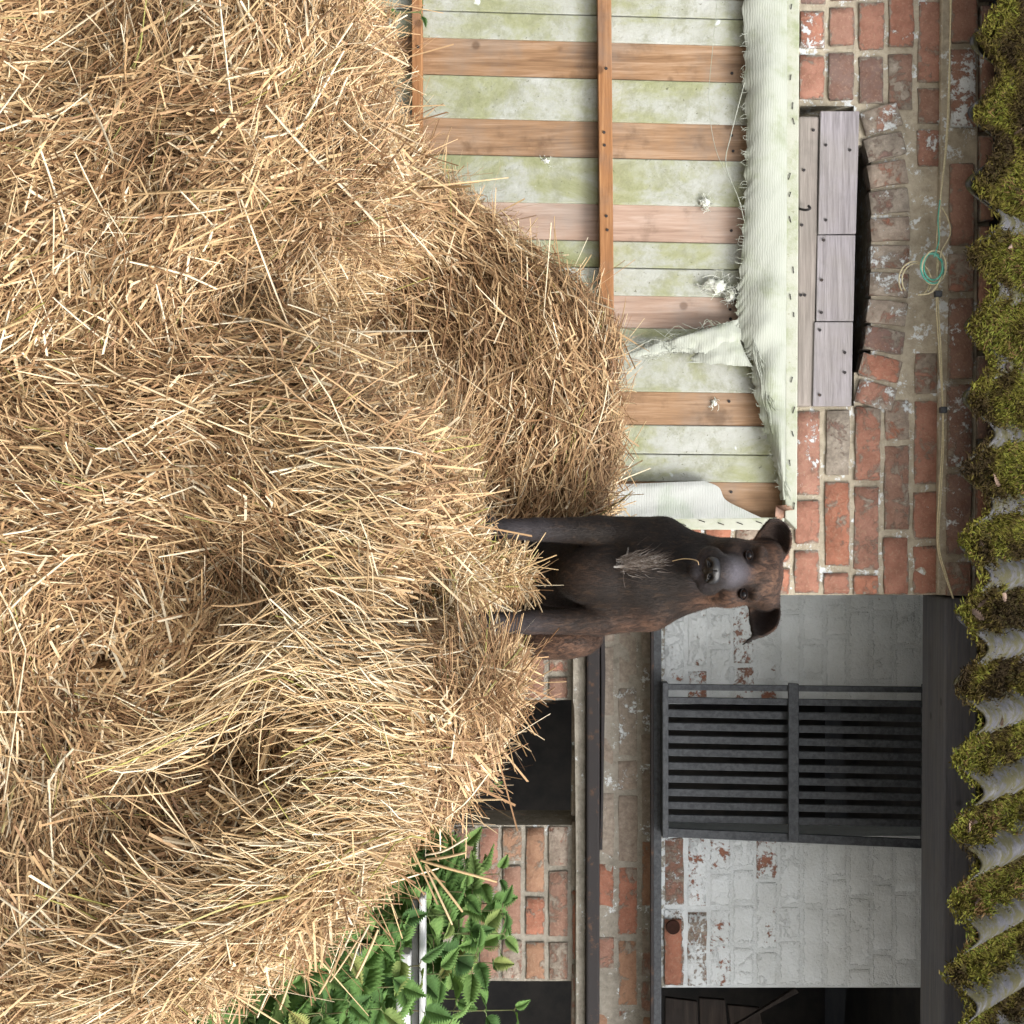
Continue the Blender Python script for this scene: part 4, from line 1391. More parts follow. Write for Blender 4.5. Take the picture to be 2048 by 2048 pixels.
# left bale
bale("round straw bale at the left, lowest of the three and nearest the door's left end",
     [(-900, 100), (-800, 450), (-600, 480), (-350, 560), (-150, 600), (0, 625), (60, 655), (120, 680), (230, 690), (330, 680), (420, 625), (500, 530), (590, 420), (660, 250), (690, 50), (660, -200), (540, -480), (300, -700), (0, -800), (-400, -760), (-700, -500), (-860, -200)],
     2.20, 0.9, 0.14, 32000, 34000, 23, dome=0.05, lump=0.045, tone=0.0,
     pits=((470, 500, 90, 0.12), (560, 400, 80, 0.08), (265, 270, 80, 0.11), (90, 150, 110, 0.08), (480, 150, 120, 0.05)), singles=110)

# ------------------------------------------------------------------ the dog
DG0 = 2.98
KD = S * DG0
def D(U, V, w):
    return np.array(W(U, V, DG0 + w * KD))


def surface_nets(F, org, h):
    nx, ny, nz = F.shape
    s = F < 0
    cs = np.zeros((nx - 1, ny - 1, nz - 1), np.uint8)
    for a in (0, 1):
        for b in (0, 1):
            for c in (0, 1):
                cs += s[a:nx - 1 + a, b:ny - 1 + b, c:nz - 1 + c]
    act = (cs > 0) & (cs < 8)
    idx = np.argwhere(act)
    num = np.full(cs.shape, -1, np.int64)
    num[act] = np.arange(len(idx))
    acc = np.zeros((len(idx), 3)); cnt = np.zeros(len(idx))
    cor = [(a, b, c) for a in (0, 1) for b in (0, 1) for c in (0, 1)]
    fv = {k: F[idx[:, 0] + k[0], idx[:, 1] + k[1], idx[:, 2] + k[2]] for k in cor}
    for p in cor:
        for ax in range(3):
            if p[ax]: continue
            q = list(p); q[ax] = 1; q = tuple(q)
            a, b = fv[p], fv[q]
            m = (a < 0) != (b < 0)
            t = np.where(m, a / np.where(m, a - b, 1), 0)
            pt = np.tile(np.array(p, float), (len(idx), 1)); pt[:, ax] += t
            acc[m] += pt[m]; cnt[m] += 1
    V_ = (idx + acc / cnt[:, None]) * h + org
    quads = []
    for ax in range(3):
        a1, a2 = (ax + 1) % 3, (ax + 2) % 3
        sl0 = [slice(None)] * 3; sl1 = [slice(None)] * 3
        sl0[ax] = slice(0, -1); sl1[ax] = slice(1, None)
        A, B = s[tuple(sl0)], s[tuple(sl1)]
        e = np.argwhere(A != B)
        ok = (e[:, a1] > 0) & (e[:, a2] > 0) & (e[:, a1] < F.shape[a1] - 1) & (e[:, a2] < F.shape[a2] - 1)
        e = e[ok]
        def cell(d1, d2):
            c = e.copy(); c[:, a1] -= d1; c[:, a2] -= d2
            return num[c[:, 0], c[:, 1], c[:, 2]]
        q = np.stack([cell(1, 1), cell(0, 1), cell(0, 0), cell(1, 0)], 1)
        ins = A[tuple(e.T)]
        q[~ins] = q[~ins][:, ::-1]
        quads.append(q)
    return V_, np.concatenate(quads)


class Field:
    def __init__(self, lo, hi, h):
        self.lo, self.h = np.array(lo), h
        self.n = np.ceil((np.array(hi) - lo) / h).astype(int) + 1
        self.F = np.full(self.n, 0.25, np.float32)

    def sub(self, lo, hi):
        a = np.clip(((np.array(lo) - self.lo) / self.h).astype(int), 0, self.n - 1)
        b = np.clip(((np.array(hi) - self.lo) / self.h).astype(int) + 2, 1, self.n)
        g = [self.lo[i] + np.arange(a[i], b[i]) * self.h for i in range(3)]
        X = np.stack(np.meshgrid(*g, indexing='ij'), -1)
        return tuple(slice(a[i], b[i]) for i in range(3)), X

    def smin(self, sl, d, k):
        A = self.F[sl]
        hh = np.clip(0.5 + 0.5 * (A - d) / k, 0, 1)
        self.F[sl] = A * (1 - hh) + d * hh - k * hh * (1 - hh)

    def smax(self, sl, d, k):
        A = self.F[sl]
        hh = np.clip(0.5 - 0.5 * (A - d) / k, 0, 1)
        self.F[sl] = A * (1 - hh) + d * hh + k * hh * (1 - hh)

    def cone(self, a, b, ra, rb, k=0.02, cut=False):
        a, b = np.array(a), np.array(b)
        m = max(ra, rb) + k * 1.5 + 0.01
        sl, X = self.sub(np.minimum(a, b) - m, np.maximum(a, b) + m)
        ab = b - a
        t = np.clip(((X - a) @ ab) / (ab @ ab + 1e-12), 0, 1)
        d = np.linalg.norm(X - a - t[..., None] * ab, axis=-1) - (ra + (rb - ra) * t)
        self.smax(sl, -d, k) if cut else self.smin(sl, d, k)

    def ell(self, c, rad, k=0.02, cut=False, rot=None):
        c, rad = np.array(c), np.array(rad)
        m = rad.max() + k * 1.5 + 0.01
        sl, X = self.sub(c - m, c + m)
        Y = X - c
        if rot is not None: Y = Y @ rot
        q = np.linalg.norm(Y / rad, axis=-1)
        g = np.linalg.norm(Y / rad ** 2, axis=-1)
        d = q * (q - 1) / (g + 1e-6)
        d = np.where(q < 0.2, -rad.min() * 0.9, d)
        self.smax(sl, -d, k) if cut else self.smin(sl, d, k)

    def sheet(self, ctrl, th, k=0.006, n=26):
        """a thin curved sheet (ear) from 3x3 control points"""
        u = np.linspace(0, 1, n)
        bz = np.stack([(1 - u) ** 2, 2 * u * (1 - u), u ** 2], 1)
        C = np.array(ctrl, float)
        P = np.einsum('ai,bj,ijk->abk', bz, bz, C).reshape(-1, 3)
        m = th + k * 1.5 + 0.006
        sl, X = self.sub(P.min(0) - m, P.max(0) + m)
        d = np.full(X.shape[:3], 1.0)
        for p in P:
            np.minimum(d, ((X - p) ** 2).sum(-1), out=d)
        self.smin(sl, np.sqrt(d) - th, k)
        return P


def dog():
    root = empty("dog", D(1150, 985, 60), "dark brindle dog sitting on the straw bale facing forward with folded ears", "dog")
    loc = np.array(root.location)
    lo = D(1000, 940, -150) - 0.02
    hi = D(1345, 1610, 400) + 0.03
    lo = np.minimum(lo, D(1000, 940, 400)); hi = np.maximum(hi, D(1345, 1610, -150))
    lo[1], hi[1] = DG0 - 155 * KD, DG0 + 430 * KD
    lo[2] -= 0.06
    F = Field(lo, hi, 0.0032)
    p = KD
    # trunk
    F.cone(D(1148, 1280, 80), D(1150, 1110, 125), 84 * p, 66 * p, 0.03)
    F.cone(D(1150, 1230, 190), D(1165, 1090, 350), 84 * p, 100 * p, 0.04)
    F.ell(D(1150, 1200, 35), (62 * p, 55 * p, 90 * p), 0.03)          # breast
    # neck
    F.cone(D(1143, 1300, 75), D(1140, 1440, 62), 82 * p, 58 * p, 0.03)
    F.cone(D(1140, 1280, 30), D(1142, 1400, 15), 48 * p, 44 * p, 0.03)  # throat
    # shoulders and fore legs
    F.cone(D(1081, 1318, 64), D(1064, 1195, 54), 48 * p, 33 * p, 0.020)
    F.cone(D(1062, 1200, 44), D(1059, 1075, 6), 30 * p, 22.5 * p, 0.009)
    F.cone(D(1059, 1075, 6), D(1058, 1000, -6), 22.5 * p, 20.5 * p, 0.008)
    F.cone(D(1216, 1292, 68), D(1238, 1195, 58), 46 * p, 34 * p, 0.022)
    F.cone(D(1150, 1420, 70), D(1205, 1310, 70), 58 * p, 46 * p, 0.03)
    F.cone(D(1135, 1410, 70), D(1092, 1335, 70), 56 * p, 46 * p, 0.03)
    F.cone(D(1242, 1200, 46), D(1245, 1060, 8), 29 * p, 22.5 * p, 0.009)
    F.cone(D(1245, 1060, 8), D(1245, 965, -8), 22.5 * p, 21.5 * p, 0.008)
    for cu, cv in ((1058, 978), (1246, 946)):                          # paws with four toes
        F.ell(D(cu, cv, -22), (27 * p, 34 * p, 17 * p), 0.010)
        for k in range(4):
            F.ell(D(cu - 19 + 12.6 * k, cv - 4, -48 - 4 * (k in (1, 2))), (8.5 * p, 14 * p, 11 * p), 0.003)
    # haunches, folded
    F.cone(D(1266, 1160, 185), D(1277, 1085, 130), 50 * p, 42 * p, 0.010)
    F.ell(D(1278, 1125, 130), (42 * p, 60 * p, 84 * p), 0.012)
    F.cone(D(1279, 1075, 125), D(1272, 1000, 160), 34 * p, 24 * p, 0.012)
    F.cone(D(1080, 1140, 220), D(1090, 1060, 150), 50 * p, 38 * p, 0.02)
    # head: skull, cheeks, brow
    F.ell(D(1146, 1506, 42), (66 * p, 78 * p, 60 * p), 0.02)
    F.ell(D(1103, 1462, 22), (27 * p, 44 * p, 38 * p), 0.02)
    F.ell(D(1189, 1455, 22), (27 * p, 44 * p, 38 * p), 0.02)
    F.ell(D(1111, 1520, -18), (21 * p, 15 * p, 11 * p), 0.012)
    F.ell(D(1184, 1510, -18), (21 * p, 15 * p, 11 * p), 0.012)
    F.cone(D(1146, 1545, -5), D(1146, 1502, -30), 4 * p, 3 * p, 0.010, cut=True)   # furrow of the forehead
    F.ell(D(1106, 1538, 48), (26 * p, 40 * p, 26 * p), 0.018)            # roots of the ears
    F.ell(D(1196, 1530, 48), (28 * p, 40 * p, 28 * p), 0.018)
    # muzzle
    F.cone(D(1146, 1474, -10), D(1141, 1440, -100), 37 * p, 30 * p, 0.014)
    F.ell(D(1117, 1421, -80), (24 * p, 32 * p, 25 * p), 0.009)          # flews
    F.ell(D(1166, 1418, -80), (24 * p, 32 * p, 25 * p), 0.009)
    F.cone(D(1143, 1424, -10), D(1141, 1394, -78), 31 * p, 19 * p, 0.010)  # lower jaw
    F.cone(D(1141, 1424, -114), D(1141, 1400, -106), 2.0 * p, 2.5 * p, 0.004, cut=True)  # groove of the lip
    for pts in ([(1141, 1401, -108), (1120, 1394, -98), (1102, 1397, -72), (1095, 1412, -38)], [(1141, 1401, -108), (1162, 1392, -98), (1181, 1395, -72), (1189, 1410, -38)]):
        for a, b in zip(pts, pts[1:]):
            F.cone(D(*a), D(*b), 2.4 * p, 2.4 * p, 0.004, cut=True)      # mouth line
    # eye sockets
    EY = ((1110, 1497, -20), (1188, 1486, -19))
    for e in EY:
        F.ell(D(e[0], e[1], e[2] - 16), (17 * p, 14 * p, 11 * p), 0.010, cut=True)
    # ears
    F.sheet([[D(1118, 1563, 52), D(1092, 1540, 78), D(1078, 1512, 40)],
             [D(1096, 1588, 30), D(1062, 1564, 105), D(1060, 1518, 45)],
             [D(1064, 1580, 0), D(1033, 1562, 25), D(1040, 1540, -6)]], 3.6 * p, 0.008)
    F.sheet([[D(1200, 1556, 52), D(1214, 1528, 78), D(1218, 1500, 40)],
             [D(1234, 1564, 25), D(1244, 1532, 105), D(1240, 1499, 45)],
             [D(1256, 1550, 0), D(1276, 1530, 8), D(1274, 1507, -10)]], 3.6 * p, 0.008)
    F.cone(D(1274, 1510, -8), D(1281, 1498, -16), 4.2 * p, 4.0 * p, 0.006)
    F.cone(D(1281, 1498, -16), D(1290, 1484, -16), 4.0 * p, 2.2 * p, 0.004)
    V_, Q_ = surface_nets(F.F, F.lo, F.h)
    # two light smoothing passes
    for _ in range(2):
        acc = np.zeros_like(V_); cn = np.zeros(len(V_))
        for a in range(4):
            np.add.at(acc, Q_[:, a], V_[Q_[:, (a + 1) % 4]] + V_[Q_[:, (a - 1) % 4]]); np.add.at(cn, Q_[:, a], 2)
        V_ = V_ * 0.55 + acc / cn[:, None] * 0.45
    # coat tones; grey on the lower legs brightens fur lost in shade
    def near(pt, rr): return np.exp(-((V_ - pt) ** 2 / (np.array(rr) * p) ** 2).sum(1))
    grey = np.clip(near(D(1143, 1458, -66), (25, 60, 21)) * 1.2 + 0.75 * near(D(1140, 1400, -70), (38, 50, 14)) + 0.75 * near(D(1142, 1476, -40), (19, 40, 20)) + 0.3 * near(D(1058, 1040, 0), (40, 90, 70)) + 0.3 * near(D(1246, 1010, 0), (36, 90, 80)), 0, 1)
    tan = np.clip(0.9 * near(D(1146, 1545, 0), (70, 90, 34)) + 0.9 * near(D(1205, 1440, 20), (26, 70, 60)) + 0.9 * near(D(1262, 1280, 40), (34, 90, 70)) +
                  1.0 * near(D(1290, 1110, 100), (50, 110, 100)) + 0.35 * near(D(1080, 1500, 20), (30, 70, 60)) + 0.8 * near(D(1200, 1452, 0), (16, 70, 44)) + 0.8 * near(D(1078, 1584, 20), (34, 90, 9)) + 0.8 * near(D(1268, 1548, 20), (26, 90, 16)) + 0.6 * near(D(1146, 1500, -40), (18, 30, 30)) + 0.35 * near(D(1146, 1170, 0), (40, 60, 60)) * 0.5, 0, 1)
    ear_in = np.clip(near(D(1062, 1552, 60), (40, 55, 34)) + near(D(1250, 1530, 55), (44, 55, 36)) + 1.3 * near(D(1110, 1497, -30), (19, 30, 14)) + 1.3 * near(D(1188, 1486, -30), (19, 30, 14)) + 0.55 * near(D(1141, 1414, -95), (40, 34, 13)), 0, 1)
    pale = np.clip(near(D(1118, 1292, 10), (26, 90, 42)) * 0.0, 0, 1)
    m = Mat("brindle_coat", 0.6, 0.18)
    pp = m.pos()
    br = m.noise(m.pos((1.6, 1, 0.55)), 60, 5, 0.65, 1.0)
    base = m.mix(m.step(br, 0.50, 0.72), (0.008, 0.006, 0.005), (0.032, 0.020, 0.012))
    hairn = m.noise(m.pos((1, 1, 0.25)), 420, 3, 0.6)
    tanc = m.mix(m.step(br, 0.36, 0.66), (0.030, 0.017, 0.012), (0.15, 0.080, 0.050))
    base = m.mix(m.math('MULTIPLY', m.attr("tan"), 0.9), base, tanc)
    base = m.mix(m.attr("ear_in"), base, (0.018, 0.012, 0.011))
    base = m.mix(m.math('MULTIPLY', m.attr("grey"), 0.9), base, m.mix(hairn, (0.075, 0.071, 0.085), (0.20, 0.19, 0.222)))
    base = m.mix(m.math('MULTIPLY', hairn, 0.25), base, m.mix(0.4, base, (0.06, 0.04, 0.028)))
    base = m.mix(m.math('MULTIPLY', m.attr('hv'), 0.42), base, m.mix(0.5, base, (0.13, 0.095, 0.07)))
    m.color(base)
    m.bump(m.math('ADD', hairn, m.math('MULTIPLY', br, 0.5)), 0.45, 0.004)
    m.b.inputs['Sheen Weight'].default_value = 0.04
    m.b.inputs['Sheen Roughness'].default_value = 0.4
    body = link("body", mesh_np("body", V_ - loc, Q_, smooth=True, attrs={"grey": grey, "tan": tan, "ear_in": ear_in}), m.m, root, root.location)
    # short coat: fine hairs lying along the skin
    r = np.random.default_rng(5)
    qn = np.cross(V_[Q_[:, 2]] - V_[Q_[:, 0]], V_[Q_[:, 3]] - V_[Q_[:, 1]])
    ar = np.linalg.norm(qn, axis=1); qn = qn / (ar[:, None] + 1e-12)
    qc = V_[Q_].mean(1)
    vis = ((np.array([0, 0, H]) - qc) * qn).sum(1) > -0.35
    w_ = ar * vis; w_ /= w_.sum()
    n = 90000
    k = r.choice(len(Q_), n, p=w_)
    pts = qc[k] + r.normal(size=(n, 3)) * 0.0008
    nn = qn[k]
    nose = D(1141, 1424, -110)
    hd = D(1146, 1500, 20)
    away = pts - nose; away /= np.linalg.norm(away, axis=1)[:, None]
    inhead = np.clip((pts[:, 2] - D(1146, 1400, 0)[2]) / 0.04, 0, 1)[:, None]
    dirv = away * inhead + np.array([0, 0.25, -1.0]) * (1 - inhead)
    dirv = dirv + r.normal(size=(n, 3)) * 0.22
    dirv -= nn * (dirv * nn).sum(1)[:, None]
    dirv /= np.linalg.norm(dirv, axis=1)[:, None] + 1e-9
    dirv = dirv + nn * 0.14
    sd = np.cross(dirv, nn); sd /= np.linalg.norm(sd, axis=1)[:, None] + 1e-9
    L = r.uniform(0.003, 0.0075, n)[:, None]; L = np.where(inhead > 0.5, L * 0.6, L)
    wv = sd * 0.00045
    A = np.stack([pts - wv, pts + wv, pts + dirv * L + nn * 0.0004], 1).reshape(-1, 3)
    T_ = np.arange(n * 3).reshape(-1, 3)
    vi = Q_[k, 0]
    coat = mesh_np("coat", A - loc, None, T_, attrs={"grey": np.repeat(grey[vi], 3), "tan": np.repeat(tan[vi], 3), "ear_in": np.repeat(ear_in[vi], 3), "hv": np.repeat(np.clip(r.normal(0.15, 0.35, n), 0, 1) * (0.35 + 0.65 * np.clip(vnoise(pts, 30, 3) + 0.5, 0, 1)), 3)})
    o = link("coat", coat, m.m, root, root.location)
    tag(o, kind='stuff')
    # eyes
    em = Mat("dog_eye", 0.3, 0.12)
    sx = em.n("ShaderNodeTexCoord").outputs['Object']
    dist = em.n("ShaderNodeVectorMath", operation='DISTANCE')
    em.put(dist.inputs[0], sx); dist.inputs[1].default_value = (0, -0.0098, 0)
    em.color(em.mix(em.step(dist.outputs['Value'], 0.0042, 0.0050), (0.004, 0.004, 0.005), (0.016, 0.008, 0.005)))
    lidm = plain("eyelid_skin", (0.006, 0.005, 0.005), (0.012, 0.010, 0.010), 0.85, 0.1, 90, 0.2)
    for e in EY:
        bm = bmesh.new(); bmesh.ops.create_uvsphere(bm, u_segments=24, v_segments=16, radius=0.0102)
        c = D(e[0], e[1], e[2])
        eo = link("eye", bm_mesh("eye", bm, True), em.m, root, c)
        # lids: a torus-like ring round the opening
        path = []
        for a in np.linspace(0, 2 * np.pi, 28):
            x, z = 0.0096 * math.cos(a), 0.0062 * math.sin(a) + 0.0001
            yy = -math.sqrt(max(0.0102 ** 2 - x * x - z * z, 1e-7)) - 0.0006
            path.append(Vector((x, yy, z)))
        P, Q = tube_np([path], [np.full(28, 0.0016)], 8)
        lo_ = link("eyelid", mesh_np("eyelid", P, Q, smooth=True), lidm, root, c)
    # nose leather
    N = Field(D(1100, 1390, -160) - 0.01, D(1182, 1450, -60) + 0.01, 0.0012)
    nl, nh = D(1100, 1392, -150), D(1183, 1452, -70)
    N = Field(np.minimum(nl, D(1100, 1392, -70)), np.maximum(nh, D(1183, 1452, -150)), 0.0012)
    N.ell(D(1141, 1429, -121), (25 * p, 15 * p, 14 * p), 0.004)
    N.ell(D(1127, 1421, -117), (12.5 * p, 11 * p, 10.5 * p), 0.006)
    N.ell(D(1155, 1420, -117), (12.5 * p, 11 * p, 10.5 * p), 0.006)
    N.cone(D(1141, 1426, -116), D(1141, 1410, -114), 8 * p, 6 * p, 0.005)
    for s in (-1, 1):
        N.ell(D(1141 + s * 12.5, 1420.5, -130), (6.0 * p, 9 * p, 4.0 * p), 0.003, cut=True)
        N.cone(D(1141 + s * 17, 1418, -128), D(1141 + s * 23, 1413, -118), 2.8 * p, 1.6 * p, 0.002, cut=True)
    N.cone(D(1141, 1432, -135), D(1141, 1408, -127), 1.0 * p, 1.2 * p, 0.002, cut=True)
    A, Q = surface_nets(N.F, N.lo, N.h)
    nm_ = Mat("nose_leather", 0.36, 0.6)
    nm_.color((0.009, 0.008, 0.008)); nm_.bump(nm_.vor(nm_.pos(), 900), 0.3, 0.001)
    link("nose", mesh_np("nose", A - loc, Q, smooth=True), nm_.m, root, root.location)
    # tuft of long pale hair on the chest
    tm = Mat("pale_chest_hair", 0.6, 0.3)
    tm.color(tm.ramp(tm.attr("tone"), [(0, (0.05, 0.032, 0.022)), (0.4, (0.20, 0.17, 0.145)), (0.8, (0.50, 0.49, 0.47))]))
    paths, rad, tone = [], [], []
    rr = random.Random(3)
    def skin(U, V):
        # depth of the body's front at this place
        d = np.hypot(qcU - U, qcV - V)
        kk = np.argsort(d)[:14]
        return qcD[kk].min()
    qcD = qc[:, 1]; qcU = qc[:, 0] / (S * qcD) + 1024; qcV = (qc[:, 2] - H) / (S * qcD) + 1024
    fr = qn[:, 1] < 0
    qcD, qcU, qcV = qcD[fr], qcU[fr], qcV[fr]
    def hair(pl, tn, w=0.00045):
        pts_ = [W(u, v, skin(u, v) - 0.003 - lift) for u, v, lift in pl]
        paths.append(spline(pts_, 8)); rad.append(np.linspace(w * 0.6, w * 0.5, 8)); tone.append(np.repeat(np.linspace(0, tn, 8) ** 1.2, 3))
    for i in range(620):
        v0 = rr.uniform(1256, 1350)
        u0 = rr.gauss(1121 - (v0 - 1256) * 0.06, 13 * (1.25 - abs(v0 - 1300) / 75))
        if rr.random() < (v0 - 1256) / 150: continue
        k_ = (v0 - 1235) / 110
        ue = 1132 + (u0 - 1126) * 0.35 + rr.uniform(-4, 4); ve = v0 - rr.uniform(16, 34)
        ve = max(ve, 1232)
        ue = u0 + (ue - u0) * 0.45
        hair([(u0, v0, -0.001), ((u0 + ue) / 2 + rr.uniform(-4, 4), (v0 + ve) / 2, 0.0035), (ue, ve, 0.0025)], rr.uniform(0.0, 0.95))
    for i in range(14):     # ridge where the coat parts: a bright line to each side and a tip
        s = rr.choice((-1, 1))
        e = rr.uniform(0.2, 1)
        u1 = 1134 + (s * 44 if s > 0 else s * 40) * e
        v1 = 1247 + (2 if s > 0 else 10) * e
        hair([(1134 + rr.uniform(-4, 4), 1248 + rr.uniform(-3, 3), 0.002), ((1134 + u1) / 2, (1248 + v1) / 2 + rr.uniform(-3, 3), 0.004), (u1, v1 + rr.uniform(-2, 2), 0.002)], rr.uniform(0.4, 0.9), 0.0004)
    for i in range(40):
        hair([(1130 + rr.uniform(-10, 10), 1262 + rr.uniform(-6, 10), 0.002), (1133 + rr.uniform(-3, 3), 1246, 0.007), (1134 + rr.uniform(-2, 2), 1230 + rr.uniform(-3, 4), 0.008)], rr.uniform(0.5, 1))
    P, Q = tube_np(paths, rad, 3)
    o = link("chest_tuft", mesh_np("chest_tuft", P - loc, Q, smooth=True, attrs={"tone": np.concatenate(tone)}), tm.m, root, root.location)
    tag(o, kind='stuff')
    # whiskers
    wp = []
    for s in (-1, 1):
        for i in range(6):
            u = 1141 + s * rr.uniform(22, 34); v = 1424 + rr.uniform(-10, 10)
            wp.append(spline([D(u, v, -85), D(u + s * 18, v - 4, -92), D(u + s * rr.uniform(30, 45), v - rr.uniform(8, 16), -86)], 6))
    P, Q = tube_np(wp, [np.linspace(0.00035, 0.0001, 6)] * len(wp), 3)
    link("whiskers", mesh_np("whiskers", P - loc, Q, smooth=True), lidm, root, root.location)
    # a straw caught on the throat
    a = W(1122, 1345, skin(1122, 1345) - 0.012); b = W(1121, 1393, skin(1121, 1393) - 0.02)
    P, Q = tube_np([spline([a, (a + b) / 2 + Vector((-0.004, -0.003, 0)), b, b + Vector((0.008, -0.003, 0.004))], 12)], [0.0009], 4)
    c = np.array(a)
    o = link("straw_wisp", mesh_np("straw_wisp", P - c, Q, attrs={"tone": np.full(len(P), 0.72)}), M['straw'], None, a)
    tag(o, "single thin straw hanging from the dog's throat", "straw")


dog()

# loose straw gathered round the dog's legs
def heap():
    r = np.random.default_rng(41)
    root = empty("straw_heap", W(1150, 980, 2.9), "loose straw heaped round the dog's front legs on top of the bale", "straw")
    VV, QQ, TT, off = [], [], [], 0
    n = 6500
    U = r.normal(1150, 75, n); w = r.uniform(-0.34, 0.10, n)
    top = np.interp(U, [940, 1030, 1060, 1090, 1150, 1210, 1240, 1275, 1310, 1360], [980, 985, 985, 1050, 1078, 1050, 950, 965, 1015, 1005])
    top = np.minimum(top, np.interp(w, [-0.30, -0.12, 0.04], [930, 985, 1090]))
    top = np.where(np.abs(U - 1246) < 34, np.minimum(top, 972), top)
    top = np.where(np.abs(U - 1058) < 30, np.minimum(top, 1018), top)
    top = np.where((w > 0.05) & (U > 1265) & (U < 1350), 1042, top)
    V = top - np.abs(r.normal(0, 26, n)) - 18 - 30 * np.exp(-((U - 1246) / 40) ** 2)
    d = DG0 + w
    P = np.stack([(U - 1024) * S * d, d, H + (V - 1024) * S * d], 1)
    t = r.normal(size=(n, 3)) * np.array([1, 0.6, 0.42]); t /= np.linalg.norm(t, axis=1)[:, None]
    keep = ~(((np.abs(U - 1246) < 60) & (V > 895)) | ((np.abs(U - 1058) < 48) & (V > 945)))
    P, t, U, V = P[keep], t[keep], U[keep], V[keep]; n = len(P)
    nn = np.cross(t, r.normal(size=(n, 3))); nn /= np.linalg.norm(nn, axis=1)[:, None]
    L = np.clip(r.lognormal(-2.75, 0.45, n), 0.02, 0.16)
    tn = np.clip(r.normal(0.55, 0.2, n), 0, 0.93)
    tn = np.where(r.random(n) < 0.06, r.uniform(0.94, 1, n), tn)
    V_, Q_, m = ring_stalks(P, nn, t, L, np.clip(r.normal(0.003, 0.001, n), 0.0013, 0.005), r, kink=0.5)
    o = link("loose_straw", mesh_np("loose_straw", V_ - np.array(root.location), Q_, attrs={"tone": np.repeat(tn, m)}), M['straw'], root, root.location)
    tag(o, kind='stuff')
    for i in range(24):
        so = bpy.data.objects.new("straw_stalk", SINGLE[int(r.integers(8))])
        COL.objects.link(so); so.parent = root
        k = int(r.integers(n))
        so.location = Vector(P[k]) + Vector((0, -0.03, 0.01)) - root.location
        L_ = float(r.uniform(0.06, 0.17))
        so.scale = (L_, 0.15, 0.15)
        so.rotation_euler = (r.uniform(0, 3), r.uniform(-0.9, 0.9), r.uniform(-0.6, 0.6))


heap()

# ------------------------------------------------------------------ nettles, and the white frame among them
def leaf_material():
    m = Mat("nettle_leaf", 0.68, 0.18)
    rnd = m.n("ShaderNodeObjectInfo").outputs['Random']
    p = m.pos()
    c = m.ramp(rnd, [(0, (0.050, 0.105, 0.034)), (0.35, (0.090, 0.175, 0.048)), (0.7, (0.14, 0.25, 0.070)), (0.93, (0.21, 0.31, 0.10)), (1, (0.28, 0.28, 0.09))])
    c = m.mix(m.math('MULTIPLY', m.step(m.noise(p, 60, 5, 0.6), 0.4, 0.7), 0.3), c, (0.060, 0.14, 0.035))
    m.color(c)
    ob = m.n("ShaderNodeTexCoord").outputs['Object']
    sp = m.n("ShaderNodeSeparateXYZ"); m.put(sp.inputs[0], ob)
    ax = m.math('ABSOLUTE', sp.outputs[0])
    vein = m.math('SINE', m.math('MULTIPLY', m.math('SUBTRACT', sp.outputs[1], m.math('MULTIPLY', ax, 0.9)), 560.0))
    m.bump(m.math('ADD', vein, m.math('MULTIPLY', m.noise(p, 300, 3, 0.6), 1.0)), 0.22, 0.0018)
    tr = m.n("ShaderNodeBsdfTranslucent")
    m.put(tr.inputs['Color'], m.mix(0.5, c, (0.14, 0.30, 0.03)))
    mx = m.n("ShaderNodeMixShader"); mx.inputs[0].default_value = 0.25
    out = m.nt.nodes["Material Output"]
    m.nt.links.new(m.b.outputs[0], mx.inputs[1]); m.nt.links.new(tr.outputs[0], mx.inputs[2]); m.nt.links.new(mx.outputs[0], out.inputs['Surface'])
    return m.m


M['leaf'] = leaf_material()
M['stem'] = plain("nettle_stem", (0.10, 0.16, 0.05), (0.13, 0.10, 0.05), 0.6, 0.3, 30, 0.2)
LEAF = [leaf_shape(0.088, 0.059, 12, 0.14 + 0.09 * (k % 3), 0.16 + 0.10 * (k % 4), k, 0.6) for k in range(8)]
for me in LEAF: me.materials.append(M['leaf'])


